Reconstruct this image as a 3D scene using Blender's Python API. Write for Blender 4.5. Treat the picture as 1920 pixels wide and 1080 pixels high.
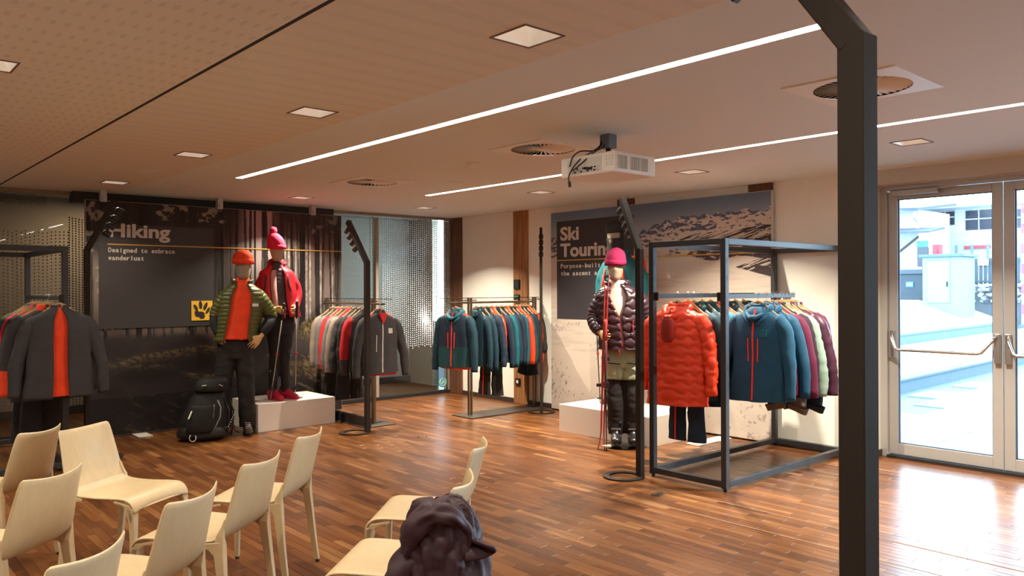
import bpy, math, random
import numpy as np
from mathutils import Matrix, Vector, noise
PI = math.pi
RN = random.Random(7)
scene = bpy.context.scene
for o in list(bpy.data.objects): bpy.data.objects.remove(o)
COL = scene.collection

# ------------------------------------------------------------------ camera, world, lights, exposure
cam_d = bpy.data.cameras.new('camera'); cam = bpy.data.objects.new('camera', cam_d); COL.objects.link(cam)
cam_d.sensor_width = 36.0; cam_d.lens = 36.0 * 1489.8 / 1920.0; cam_d.clip_start = .02; cam_d.clip_end = 400
def _ry(a): c, s = math.cos(a), math.sin(a); return np.array([[c,0,s],[0,1,0],[-s,0,c]])
def _rx(a): c, s = math.cos(a), math.sin(a); return np.array([[1,0,0],[0,c,-s],[0,s,c]])
def _rz(a): c, s = math.cos(a), math.sin(a); return np.array([[c,-s,0],[s,c,0],[0,0,1]])
_R = _rz(-3.82e-3) @ _rx(-5.3e-4) @ _ry(.845746)
_M = np.stack([_R @ [0,0,1.], _R @ [-1.,0,0], _R @ [0,-1.,0]], 1)      # rows: right, down, forward in world axes
cam.matrix_world = Matrix(((_M[0][0], -_M[1][0], -_M[2][0], 0), (_M[0][1], -_M[1][1], -_M[2][1], 0), (_M[0][2], -_M[1][2], -_M[2][2], 1.5), (0,0,0,1)))
scene.camera = cam

SKY_STRENGTH = 14.0
STRIP_STRENGTH = 21.0
DOWN_POWER = 15.0
WARM = (1.0, .88, .70)
world = bpy.data.worlds.new('world'); scene.world = world; world.use_nodes = True
_nt = world.node_tree; _nt.nodes.clear()
_out = _nt.nodes.new('ShaderNodeOutputWorld'); _bg = _nt.nodes.new('ShaderNodeBackground')
_bg.inputs[0].default_value = (.62, .84, 1.0, 1); _bg.inputs[1].default_value = SKY_STRENGTH
_nt.links.new(_bg.outputs[0], _out.inputs[0])
scene.view_settings.view_transform = 'Standard'; scene.view_settings.look = 'None'
scene.view_settings.gamma = 1.0; scene.view_settings.use_curve_mapping = False
scene.view_settings.exposure = 0.16
scene.cycles.max_bounces = 9; scene.cycles.diffuse_bounces = 5; scene.cycles.glossy_bounces = 3
scene.cycles.transparent_max_bounces = 12; scene.cycles.caustics_reflective = False; scene.cycles.caustics_refractive = False
scene.cycles.sample_clamp_indirect = 6.0
try:
    scene.cycles.use_denoising = True; scene.cycles.denoiser = 'OPENIMAGEDENOISE'
except Exception: pass

# ------------------------------------------------------------------ helpers
def link(o, parent=None):
    COL.objects.link(o)
    if parent: o.parent = parent
    return o
def tag(o, label=None, cat=None, group=None, kind=None):
    if label: o['label'] = label
    if cat: o['category'] = cat
    if group: o['group'] = group
    if kind: o['kind'] = kind
    return o
def empty(name, loc=(0,0,0), rz=0.0, label=None, cat=None, group=None):
    o = bpy.data.objects.new(name, None); o.empty_display_size = .05
    o.location = loc; o.rotation_euler = (0, 0, rz); link(o)
    return tag(o, label, cat, group)
class MB:
    def __init__(s): s.v = []; s.f = []; s.m = []
    def add(s, vs, fs, mi=0):
        b = len(s.v); s.v += [tuple(float(c) for c in p) for p in vs]
        for k, f in enumerate(fs):
            s.f.append(tuple(b+i for i in f)); s.m.append(mi if isinstance(mi, int) else mi[k])
        return s
    def box(s, x0, x1, y0, y1, z0, z1, mi=0, T=None):
        vs = [Vector((x,y,z)) for z in (z0,z1) for y in (y0,y1) for x in (x0,x1)]
        if T is not None: vs = [T @ p for p in vs]
        return s.add(vs, [(0,2,3,1),(4,5,7,6),(0,1,5,4),(2,6,7,3),(0,4,6,2),(1,3,7,5)], mi)
    def bar(s, p, q, w, h=None, mi=0, up=(0,0,1), w2=None, h2=None):
        p, q = Vector(p), Vector(q); h = h or w; d = (q-p).normalized(); up = Vector(up)
        if abs(d.dot(up)) > .98: up = Vector((0,1,0)) if abs(d.y) < .9 else Vector((1,0,0))
        a = d.cross(up).normalized(); b = a.cross(d).normalized()
        vs = []
        for c, ww, hh in ((p, w, h), (q, w2 or w, h2 or h)):
            for i, j in ((-1,-1),(1,-1),(1,1),(-1,1)): vs.append(c + a*(i*ww/2) + b*(j*hh/2))
        return s.add(vs, [(0,1,2,3),(7,6,5,4),(0,4,5,1),(1,5,6,2),(2,6,7,3),(3,7,4,0)], mi)
    def tube(s, pts, r, n=8, mi=0, closed=False, flat=1.0, ref=None):
        pts = [Vector(p) for p in pts]; m = len(pts)
        rs = r if hasattr(r, '__len__') else [r]*m
        vs = []; a = None
        for i, p in enumerate(pts):
            if closed: d = pts[(i+1) % m] - pts[i-1]
            else: d = pts[min(i+1, m-1)] - pts[max(i-1, 0)]
            d.normalize()
            if ref is not None:
                a = Vector(ref); a = (a - d*a.dot(d)).normalized()
            elif a is None:
                a = d.orthogonal().normalized()
            else:
                a = (a - d*a.dot(d))
                a = a.normalized() if a.length > 1e-6 else d.orthogonal().normalized()
            b = d.cross(a)
            for k in range(n):
                t = 2*PI*k/n; vs.append(p + a*(math.cos(t)*rs[i]*flat) + b*(math.sin(t)*rs[i]))
        fs = []
        for i in range(m if closed else m-1):
            for k in range(n):
                k2 = (k+1) % n; j = (i+1) % m
                fs.append((i*n+k, i*n+k2, j*n+k2, j*n+k))
        if not closed: fs += [tuple(range(n))[::-1], tuple((m-1)*n+k for k in range(n))]
        return s.add(vs, fs, mi)
    def prism(s, poly, ax, d0, d1, mi=0, T=None):
        # poly in the two remaining axes in order; ax = extrusion axis
        n = len(poly); vs = []
        for d in (d0, d1):
            for a, b in poly:
                p = [a, b]; p.insert(ax, d); p = Vector(p)
                vs.append(T @ p if T is not None else p)
        fs = [tuple(range(n))[::-1], tuple(range(n, 2*n))] + [(i, (i+1) % n, n+(i+1) % n, n+i) for i in range(n)]
        return s.add(vs, fs, mi)
    def ball(s, c, r, n=10, m=6, mi=0, T=None):
        r = r if hasattr(r, '__len__') else (r,r,r)
        vs = [Vector((0,0,-1))]
        for i in range(1, m):
            ph = -PI/2 + PI*i/m
            for k in range(n): vs.append(Vector((math.cos(ph)*math.cos(2*PI*k/n), math.cos(ph)*math.sin(2*PI*k/n), math.sin(ph))))
        vs.append(Vector((0,0,1)))
        out = []
        for p in vs:
            p = Vector((p.x*r[0], p.y*r[1], p.z*r[2])); p = (T @ p if T is not None else p) + Vector(c); out.append(p)
        fs = [(0, 1+(k+1) % n, 1+k) for k in range(n)]
        for i in range(m-2):
            for k in range(n): fs.append((1+i*n+k, 1+i*n+(k+1) % n, 1+(i+1)*n+(k+1) % n, 1+(i+1)*n+k))
        L = len(vs)-1; fs += [(L, 1+(m-2)*n+k, 1+(m-2)*n+(k+1) % n) for k in range(n)]
        return s.add(out, fs, mi)
    def grid(s, P, closed_u=False, cap0=False, cap1=False, mi=0):
        # P: array rows x cols x 3
        R, C = P.shape[:2]; vs = [Vector(p) for p in P.reshape(-1, 3)]
        fs = []; ms = []
        for i in range(R-1):
            for k in range(C if closed_u else C-1):
                k2 = (k+1) % C; fs.append((i*C+k, i*C+k2, (i+1)*C+k2, (i+1)*C+k))
                ms.append(mi if isinstance(mi, int) else mi(i, k))
        if cap0: fs.append(tuple(range(C))[::-1]); ms.append(mi if isinstance(mi, int) else mi(0, 0))
        if cap1: fs.append(tuple((R-1)*C+k for k in range(C))); ms.append(mi if isinstance(mi, int) else mi(R-2, 0))
        return s.add(vs, fs, ms)
    def mesh(s, name, mats, smooth=False):
        me = bpy.data.meshes.new(name); me.from_pydata(s.v, [], s.f)
        mats = mats if isinstance(mats, (list, tuple)) else [mats]
        for m in mats: me.materials.append(m)
        if len(mats) > 1: me.polygons.foreach_set('material_index', s.m)
        if smooth: me.polygons.foreach_set('use_smooth', [True]*len(me.polygons))
        me.update(); return me
    def build(s, name, mats, parent=None, smooth=False, bevel=0, seg=2, solid=0, sub=0):
        o = bpy.data.objects.new(name, s.mesh(name, mats, smooth)); link(o, parent)
        if solid:
            k = o.modifiers.new('solid', 'SOLIDIFY'); k.thickness = abs(solid); k.offset = 0 if solid > 0 else -1
        if sub:
            k = o.modifiers.new('sub', 'SUBSURF'); k.levels = k.render_levels = sub
        if bevel:
            k = o.modifiers.new('bevel', 'BEVEL'); k.width = bevel; k.segments = seg; k.limit_method = 'ANGLE'; k.angle_limit = .6
        return o
def evaluated(o):
    dg = bpy.context.evaluated_depsgraph_get(); dg.update()
    me = bpy.data.meshes.new_from_object(o.evaluated_get(dg)); return me
def remeshed(mb, name, mats, voxel, parent, smooth_it=3, fac=.5, picker=None):
    o = bpy.data.objects.new(name, mb.mesh(name, mats[0])); link(o)
    k = o.modifiers.new('r', 'REMESH'); k.mode = 'VOXEL'; k.voxel_size = voxel
    if smooth_it:
        k = o.modifiers.new('s', 'SMOOTH'); k.iterations = smooth_it; k.factor = fac
    me = evaluated(o); o.modifiers.clear(); o.data = me; me.name = name
    me.materials.clear()
    for m in mats: me.materials.append(m)
    me.polygons.foreach_set('use_smooth', [True]*len(me.polygons))
    if picker:
        me.polygons.foreach_set('material_index', [picker(p.center) for p in me.polygons])
    if parent: o.parent = parent
    return o
def struct(mb, name, mats, parent=None, **k):
    o = mb.build(name, mats, parent, **k)
    if parent is None: o['kind'] = 'structure'
    return o
def copy_tree(o, parent=None):
    c = o.copy(); COL.objects.link(c)
    if parent is not None: c.parent = parent
    for ch in o.children: copy_tree(ch, c)
    return c

# ------------------------------------------------------------------ materials
MATS = {}
def mat(name, color=(.5,.5,.5), rough=.6, metal=0.0, emit=None, es=0.0, var=0.0, vs=30.0, bump=0.0, bs=200.0, sheen=0.0, coat=0.0, spec=.5, stretch=None, alpha=None):
    if name in MATS: return MATS[name]
    m = bpy.data.materials.new(name); m.use_nodes = True; nt = m.node_tree; p = nt.nodes['Principled BSDF']
    c = tuple(color)+(1,)
    p.inputs['Base Color'].default_value = c; p.inputs['Roughness'].default_value = rough; p.inputs['Metallic'].default_value = metal
    p.inputs['Specular IOR Level'].default_value = spec
    if sheen: p.inputs['Sheen Weight'].default_value = sheen
    if coat: p.inputs['Coat Weight'].default_value = coat; p.inputs['Coat Roughness'].default_value = .15
    if emit: p.inputs['Emission Color'].default_value = tuple(emit)+(1,); p.inputs['Emission Strength'].default_value = es
    tc = nt.nodes.new('ShaderNodeTexCoord'); mp = nt.nodes.new('ShaderNodeMapping'); nt.links.new(tc.outputs['Object'], mp.inputs[0])
    if stretch: mp.inputs['Scale'].default_value = stretch
    if var:
        n = nt.nodes.new('ShaderNodeTexNoise'); n.inputs['Scale'].default_value = vs; n.inputs['Detail'].default_value = 5
        nt.links.new(mp.outputs[0], n.inputs['Vector'])
        r = nt.nodes.new('ShaderNodeMapRange'); r.inputs[1].default_value = .3; r.inputs[2].default_value = .7
        r.inputs[3].default_value = 1-var; r.inputs[4].default_value = 1+var
        nt.links.new(n.outputs[0], r.inputs[0])
        x = nt.nodes.new('ShaderNodeMix'); x.data_type = 'RGBA'; x.blend_type = 'MULTIPLY'; x.inputs[0].default_value = 1
        x.inputs[6].default_value = c; nt.links.new(r.outputs[0], x.inputs[7]); nt.links.new(x.outputs[2], p.inputs['Base Color'])
    if bump:
        n = nt.nodes.new('ShaderNodeTexNoise'); n.inputs['Scale'].default_value = bs; n.inputs['Detail'].default_value = 3
        nt.links.new(mp.outputs[0], n.inputs['Vector'])
        b = nt.nodes.new('ShaderNodeBump'); b.inputs['Strength'].default_value = bump; b.inputs['Distance'].default_value = .004
        nt.links.new(n.outputs[0], b.inputs['Height']); nt.links.new(b.outputs[0], p.inputs['Normal'])
    MATS[name] = m; return m
def fabric(name, c, rough=.75, **k):
    k.setdefault('var', .10); k.setdefault('vs', 14.0); k.setdefault('bump', .35); k.setdefault('bs', 28.0)
    return mat('cloth_'+name, c, rough, spec=k.pop('spec', .3), **k)
def glass(name, tint=(1,1,1), refl=1.0, rough=0.0):
    m = bpy.data.materials.new(name); m.use_nodes = True; nt = m.node_tree; nt.nodes.clear()
    o = nt.nodes.new('ShaderNodeOutputMaterial'); mx = nt.nodes.new('ShaderNodeMixShader')
    t = nt.nodes.new('ShaderNodeBsdfTransparent'); t.inputs[0].default_value = tuple(tint)+(1,)
    g = nt.nodes.new('ShaderNodeBsdfGlossy'); g.inputs['Roughness'].default_value = rough
    fr = nt.nodes.new('ShaderNodeFresnel'); fr.inputs[0].default_value = 1.5
    mu = nt.nodes.new('ShaderNodeMath'); mu.operation = 'MULTIPLY'; mu.inputs[1].default_value = refl
    nt.links.new(fr.outputs[0], mu.inputs[0]); nt.links.new(mu.outputs[0], mx.inputs[0])
    nt.links.new(t.outputs[0], mx.inputs[1]); nt.links.new(g.outputs[0], mx.inputs[2]); nt.links.new(mx.outputs[0], o.inputs[0])
    return m
def attr_mat(name, rough=.5, attr='col', bump=0, bs=300., noise_mul=0.0, nscale=60.0):
    m = bpy.data.materials.new(name); m.use_nodes = True; nt = m.node_tree; p = nt.nodes['Principled BSDF']
    a = nt.nodes.new('ShaderNodeAttribute'); a.attribute_name = attr; p.inputs['Roughness'].default_value = rough
    nt.links.new(a.outputs['Color'], p.inputs['Base Color']); p.inputs['Specular IOR Level'].default_value = .25
    return m

def wood_floor():
    m = bpy.data.materials.new('parquet'); m.use_nodes = True; nt = m.node_tree; p = nt.nodes['Principled BSDF']; L = nt.links.new
    a = nt.nodes.new('ShaderNodeAttribute'); a.attribute_name = 'tone'
    tc = nt.nodes.new('ShaderNodeNewGeometry'); mp = nt.nodes.new('ShaderNodeMapping'); mp.inputs['Scale'].default_value = (60, 3, 1)
    L(tc.outputs[0], mp.inputs[0])
    n = nt.nodes.new('ShaderNodeTexNoise'); n.inputs['Scale'].default_value = 1.0; n.inputs['Detail'].default_value = 6; L(mp.outputs[0], n.inputs['Vector'])
    mp2 = nt.nodes.new('ShaderNodeMapping'); mp2.inputs['Scale'].default_value = (9, .8, 1); L(tc.outputs[0], mp2.inputs[0])
    n2 = nt.nodes.new('ShaderNodeTexNoise'); n2.inputs['Scale'].default_value = 1.0; L(mp2.outputs[0], n2.inputs['Vector'])
    ad = nt.nodes.new('ShaderNodeMath'); ad.operation = 'MULTIPLY_ADD'; ad.inputs[1].default_value = .55; L(n.outputs[0], ad.inputs[0]); 
    sb = nt.nodes.new('ShaderNodeMath'); sb.operation = 'MULTIPLY_ADD'; sb.inputs[1].default_value = .45; sb.inputs[2].default_value = -.42
    L(n2.outputs[0], sb.inputs[0]); L(sb.outputs[0], ad.inputs[2])
    tt = nt.nodes.new('ShaderNodeMath'); tt.operation = 'ADD'; L(a.outputs['Fac'], tt.inputs[0]); L(ad.outputs[0], tt.inputs[1])
    cr = nt.nodes.new('ShaderNodeValToRGB'); e = cr.color_ramp.elements
    e[0].position = .1; e[0].color = (.072,.025,.008,1); e[1].position = .95; e[1].color = (.32,.15,.055,1)
    k = e.new(.45); k.color = (.140,.048,.013,1); k = e.new(.7); k.color = (.205,.080,.024,1)
    L(tt.outputs[0], cr.inputs[0]); L(cr.outputs[0], p.inputs['Base Color'])
    p.inputs['Roughness'].default_value = .30; p.inputs['Specular IOR Level'].default_value = .46
    rr = nt.nodes.new('ShaderNodeMapRange'); rr.inputs[3].default_value = .24; rr.inputs[4].default_value = .38; L(n.outputs[0], rr.inputs[0]); L(rr.outputs[0], p.inputs['Roughness'])
    b = nt.nodes.new('ShaderNodeBump'); b.inputs['Strength'].default_value = .12; b.inputs['Distance'].default_value = .002
    L(n.outputs[0], b.inputs['Height']); L(b.outputs[0], p.inputs['Normal'])
    return m
def perforated():
    m = bpy.data.materials.new('perforated_ceiling'); m.use_nodes = True; nt = m.node_tree; p = nt.nodes['Principled BSDF']; L = nt.links.new
    tc = nt.nodes.new('ShaderNodeTexCoord'); mp = nt.nodes.new('ShaderNodeMapping'); mp.inputs['Scale'].default_value = (80, 80, 0); L(tc.outputs[0], mp.inputs[0])
    fr = nt.nodes.new('ShaderNodeVectorMath'); fr.operation = 'FRACTION'; L(mp.outputs[0], fr.inputs[0])
    ds = nt.nodes.new('ShaderNodeVectorMath'); ds.operation = 'DISTANCE'; ds.inputs[1].default_value = (.5,.5,0); L(fr.outputs[0], ds.inputs[0])
    mr = nt.nodes.new('ShaderNodeMapRange'); mr.inputs[1].default_value = .17; mr.inputs[2].default_value = .24; mr.inputs[3].default_value = .87; mr.inputs[4].default_value = 1; L(ds.outputs['Value'], mr.inputs[0])
    x = nt.nodes.new('ShaderNodeMix'); x.data_type = 'RGBA'; x.blend_type = 'MULTIPLY'; x.inputs[0].default_value = 1; x.inputs[6].default_value = (.74,.69,.61,1)
    L(mr.outputs[0], x.inputs[7]); L(x.outputs[2], p.inputs['Base Color']); p.inputs['Roughness'].default_value = .9
    return m

M_ceil = mat('ceiling_paint', (.72,.77,.78), .9, bump=.05)
M_perf = perforated()
M_wall = mat('cream_paint', (.88,.88,.80), .85, var=.02, vs=3)
M_frame_band = mat('bulkhead', (.60,.59,.56), .8)
M_floor = wood_floor()
M_dark_gap = mat('black_gap', (.012,.01,.01), .8)
M_base = mat('dark_skirting', (.045,.03,.025), .5)
M_alu = mat('anodised_aluminium', (.50,.50,.49), .38, .35, var=.03, vs=4)
M_steel = mat('brushed_steel', (.62,.60,.58), .28, 1.0)
M_graph = mat('graphite_metal', (.024,.018,.014), .65, .0, spec=.22)
M_rack = mat('grey_rack_metal', (.045,.047,.053), .42, .3)
M_bronze = mat('bronze_metal', (.21,.16,.11), .35, .8)
M_chrome = mat('chrome', (.75,.72,.68), .15, 1.0)
M_black = mat('black_plastic', (.012,.012,.013), .45)
M_white = mat('white_laminate', (.80,.76,.68), .5)
M_white2 = mat('white_plastic', (.78,.74,.66), .45)
M_beam = mat('oak_beam', (.30,.135,.048), .6, var=.45, vs=3.0, stretch=(9,9,.7), bump=.2, bs=40)
M_beam2 = mat('oak_beam_dark', (.12,.05,.024), .6, var=.45, vs=3.0, stretch=(9,9,.7))
M_hanger = mat('hanger_wood', (.60,.36,.17), .5, var=.12, vs=30)
M_chair = mat('limed_plywood', (.60,.46,.265), .42, var=.05, vs=3.0, stretch=(12,12,1), coat=.15)
M_linen = mat('linen_head', (.33,.28,.205), .9, var=.12, vs=60, bump=.3, bs=300)
M_hand = mat('wooden_hand', (.72,.48,.22), .55, var=.05, vs=20)
M_strip = mat('strip_light', (1,1,1), .5, emit=(1.0,.95,.88), es=STRIP_STRENGTH)
M_down = mat('downlight_glow', (1,.9,.8), .5, emit=(1.0,.78,.55), es=1.1)
M_glass = glass('door_glass', (.93,.97,1.0), 1.0)
M_smoked = glass('window_glass', (.86,.88,.88), .55)

# ------------------------------------------------------------------ the room
X0, X1, Y0, Y1, CH = -2.6, 6.95, -3.2, 9.2, 2.51
def cpix(x, y, z):
    q = _M @ np.array([x, y, z-1.5]); return (960+1489.8*q[0]/q[2], 540+1489.8*q[1]/q[2], q[2]) if q[2] > .05 else (-9999, -9999, -1)
# floor: a dark bed with every parquet block on it
floor = struct(MB().box(X0-.1, 7.35, Y0-.1, 10.95, -.14, -.02), 'floor', M_dark_gap)
PW, PL = .056, .40
proto = {}
def plank_mesh(tone):
    if tone not in proto:
        b = MB(); w, l, e = PW/2-.0007, PL/2-.0008, .0012
        vs = [(-w,-l,-.018),(w,-l,-.018),(w,l,-.018),(-w,l,-.018),(-w,-l,-e),(w,-l,-e),(w,l,-e),(-w,l,-e),(-w+e,-l+e,0),(w-e,-l+e,0),(w-e,l-e,0),(-w+e,l-e,0)]
        fs = [(0,1,5,4),(1,2,6,5),(2,3,7,6),(3,0,4,7),(4,5,9,8),(5,6,10,9),(6,7,11,10),(7,4,8,11),(8,9,10,11)]
        b.add(vs, fs); me = b.mesh('plank', M_floor)
        a = me.attributes.new('tone', 'FLOAT', 'POINT'); a.data.foreach_set('value', [tone/11.0]*12); proto[tone] = (me, vs, fs)
    return proto[tone]
cells = []
ix = 0; x = X0
while x < 7.3:
    off = ((ix*.618034) % 1.0)*PL; y = Y0 - off
    while y < 10.9:
        cx, cy = x+PW/2, y+PL/2
        px, py, d = cpix(cx, cy, 0)
        cells.append((d if (-60 < px < 1980 and 0 < py < 1110) else 1e6+d, cx, cy)); y += PL
    x += PW; ix += 1
cells.sort()
V = []; F = []; TN = []
for n, (d, cx, cy) in enumerate(cells):
    t = min(11, max(0, int(RN.gauss(5.2, 1.6)))); me, vs, fs = plank_mesh(t); dz = RN.uniform(-.0004, .0004)
    if n < 290:
        o = bpy.data.objects.new('plank', me); o.location = (cx, cy, dz); link(o, floor)
    else:
        b = len(V); V += [(vx+cx, vy+cy, vz+dz) for vx, vy, vz in vs]; F += [tuple(b+i for i in f) for f in fs]; TN += [t/11.0]*12
me = bpy.data.meshes.new('parquet_blocks'); me.from_pydata(V, [], F); me.materials.append(M_floor)
a = me.attributes.new('tone', 'FLOAT', 'POINT'); a.data.foreach_set('value', TN)
o = bpy.data.objects.new('parquet_blocks', me); link(o, floor); o['kind'] = 'stuff'
# floor: long brass-pale joint lines and two floor boxes
for (xa, ya, xb, yb) in ((4.40, .4, 4.40, 4.2), (4.78, .2, 4.78, 4.2)):
    MB().bar((xa, ya, .0012), (xb, yb, .0012), .006, .0016).build('joint_strip', mat('pale_joint', (.45,.30,.18), .5), floor)

# ceiling with real cut-outs
downs = [(2.16, y) for y in (2.34, 4.15, 6.03, 8.06, .45, -1.4)] + [(4.08, 8.10)] + [(5.77, y) for y in (2.30, 4.14, 6.05, 8.14, .4, -1.5)] + [(.60, y) for y in (8.06, 6.1, 4.19, 2.3, .4, -1.5)] + [(-1.2, y) for y in (6.1, 4.19, 2.3, .4)]
strips = [(2.93, 1.43, 7.06), (5.03, 1.30, 7.08), (2.93, -3.0, .2), (-.9, 1.32, 7.06)]  # strip behind the camera is unseen, added for more light in the room
vents = [(3.99, 1.83), (3.99, 4.16), (3.99, 6.49)]
holes = [(x-.1, x+.1, y-.1, y+.1) for x, y in downs] + [(x-.0325, x+.0325, a, b) for x, a, b in strips] + [(x-.235, x+.235, y-.235, y+.235) for x, y in vents] + [(1.363, 1.383, Y0, Y1)]
def holed(name, x0, x1, y0, y1, z, m, parent=None):
    hs = [h for h in holes if h[1] > x0+1e-4 and h[0] < x1-1e-4 and h[3] > y0 and h[2] < y1]
    xs = sorted({round(min(max(v, x0), x1), 4) for h in hs for v in h[:2]} | {x0, x1}); ys = sorted({round(min(max(v, y0), y1), 4) for h in hs for v in h[2:]} | {y0, y1})
    b = MB()
    for i in range(len(xs)-1):
        for j in range(len(ys)-1):
            cx, cy = (xs[i]+xs[i+1])/2, (ys[j]+ys[j+1])/2
            if any(h[0] < cx < h[1] and h[2] < cy < h[3] for h in hs): continue
            b.add([(xs[i],ys[j],z),(xs[i],ys[j+1],z),(xs[i+1],ys[j+1],z),(xs[i+1],ys[j],z)], [(0,1,2,3)])
    o = bpy.data.objects.new(name, b.mesh(name, m)); link(o, parent)
    if not parent: o['kind'] = 'structure'
    return o
ceiling = holed('ceiling', 2.42, 7.3, Y0, Y1, CH, M_ceil)
holed('perforated_board', 1.373, 2.42, Y0, Y1, CH, M_perf, ceiling)
holed('perforated_board', X0, 1.373, Y0, Y1, CH, M_perf, ceiling)
MB().box(1.35, 1.396, Y0, Y1, CH+.001, CH+.06).build('shadow_gap', M_dark_gap, ceiling)
MB().box(X0-.1, 7.3, Y0-.1, Y1+.0, 2.78, 2.85).build('upper_slab', M_ceil, ceiling)

# perimeter walls
wr = struct(MB().box(6.95, 7.25, 3.12, 9.35, 0, 2.8), 'wall_right', M_wall)
struct(MB().box(6.95, 7.25, -3.2, 3.12, 2.385, 2.8), 'trim_1', M_frame_band)
struct(MB().box(6.95, 7.25, -3.3, -2.5, 0, 2.385), 'wall_right_end', M_wall)
struct(MB().box(X0-.2, 7.25, Y0-.2, Y0, 0, 2.8), 'wall_front', M_wall)
struct(MB().box(X0-.2, X0, Y0, 9.3, 0, 2.8), 'wall_left', M_wall)
struct(MB().box(X0, .80, 9.12, 9.3, 0, 2.8), 'wall_back', M_wall)
struct(MB().box(6.935, 6.95, 3.12, 9.1, 0, .06), 'baseboard_right', M_base)
struct(MB().box(6.94, 7.2, 3.105, 3.12, 0, .06), 'baseboard_reveal', M_base)
# oak columns let into the right wall
for i, (a, b_, m) in enumerate(((8.90, 9.19, M_beam2), (7.52, 7.79, M_beam), (5.76, 6.0, M_beam2), (4.05, 4.31, M_beam2))):
    struct(MB().box(6.925, 7.0, a, b_, 0, 2.508), 'column', m, bevel=.004)
# wall controls
t = empty('control_panel', (6.923, 7.71, 1.555), 0, 'square black touch control panel screwed to the orange oak column', 'control panel')
MB().box(-.022, 0, -.055, .055, -.062, .062).build('housing', M_black, t, bevel=.006)
MB().box(-.0235, -.021, -.042, .042, -.045, .05).build('screen', mat('dim_screen', (.03,.04,.05), .15), t)
t = empty('room_controller', (6.923, 7.71, 1.37), 0, 'lower black controller with a green display strip on the oak column', 'controller')
MB().box(-.02, 0, -.05, .05, -.05, .05).build('housing', M_black, t, bevel=.004)
MB().box(-.0215, -.019, -.04, .04, .01, .035).build('display', mat('green_display', (.04,.12,.06), .3, emit=(.1,.5,.2), es=.25), t)
for k in range(5): MB().box(-.024, -.019, -.036+k*.016, -.026+k*.016, -.035, -.022).build('button', M_white2, t)
t = empty('wall_socket', (6.923, 7.70, .285), 0, 'small black wall socket low on the oak column', 'socket')
MB().box(-.014, 0, -.045, .045, -.045, .045).build('face_plate', M_black, t, bevel=.003)
MB().box(-.017, -.013, -.02, .02, -.02, .02).build('insert', M_white2, t, bevel=.003)

# glazing bay in the right wall: door_1 with two leaves, then window_1 beyond the frame edge
door = struct(MB().box(7.14, 7.24, 3.06, 3.12, 0, 2.385).box(7.10, 7.24, 1.16, 3.06, 2.345, 2.40).box(7.14, 7.24, 1.16, 1.24, 0, 2.385).box(7.04, 7.16, 1.16, 3.12, 2.375, 2.41), 'door_1', M_alu, bevel=.004)
MB().box(7.12, 7.26, 1.24, 3.06, 0, .022).build('threshold', M_dark_gap, door)
def leaf(ya, yb, hinge):
    lf = MB().box(7.17, 7.225, ya, ya+.078, .03, 2.34).box(7.17, 7.225, yb-.078, yb, .03, 2.34).box(7.17, 7.225, ya+.078, yb-.078, .03, .125).box(7.17, 7.225, ya+.078, yb-.078, 2.27, 2.34)
    o = lf.build('door_leaf', M_alu, door, bevel=.003)
    MB().box(7.194, 7.200, ya+.07, yb-.07, .11, 2.28).build('pane', M_glass, o)
    g = MB()
    for (p, q, r, s) in ((ya+.078, ya+.086, .125, 2.27), (yb-.086, yb-.078, .125, 2.27), (ya+.078, yb-.078, .125, .133), (ya+.078, yb-.078, 2.262, 2.27)): g.box(7.19, 7.206, p, q, r, s)
    g.build('seal', mat('blue_seal', (.05,.10,.20), .6), o)
    # push bar
    for yy in (ya+.035, yb-.035): MB().box(7.135, 7.17, yy-.022, yy+.022, .88, 1.12).build('bar_mount', M_steel, o, bevel=.004)
    MB().tube([(7.14, ya+.035, 1.10), (7.10, ya+.06, 1.06), (7.075, ya+.13, .965), (7.07, ya+.16, .955), (7.07, yb-.12, .955), (7.075, yb-.09, .965), (7.10, yb-.05, 1.06), (7.14, yb-.035, 1.10)], .0135, 10).build('push_bar', M_steel, o, smooth=True)
leaf(2.157, 3.058, 1); leaf(1.245, 2.151, 0)
MB().box(7.08, 7.15, 2.62, 3.00, 2.295, 2.34).build('door_closer', M_alu, door, bevel=.008)
MB().bar((7.115, 2.64, 2.33), (7.115, 2.2, 2.362), .022, .012).build('closer_arm', M_alu, door)
w1 = struct(MB().box(7.12, 7.24, -2.5, 1.16, 0, .12).box(7.12, 7.24, -2.5, 1.16, 2.3, 2.40).box(7.12, 7.24, -2.5, -2.42, .12, 2.3).box(7.12, 7.24, -1.2, -1.12, .12, 2.3).box(7.12, 7.24, .0, .08, .12, 2.3).box(7.12, 7.24, 1.08, 1.16, .12, 2.3), 'window_1', M_alu)
for a, b_ in ((-2.42, -1.2), (-1.12, 0), (.08, 1.08)): MB().box(7.18, 7.186, a, b_, .12, 2.3).build('pane', M_glass, w1)

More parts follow.
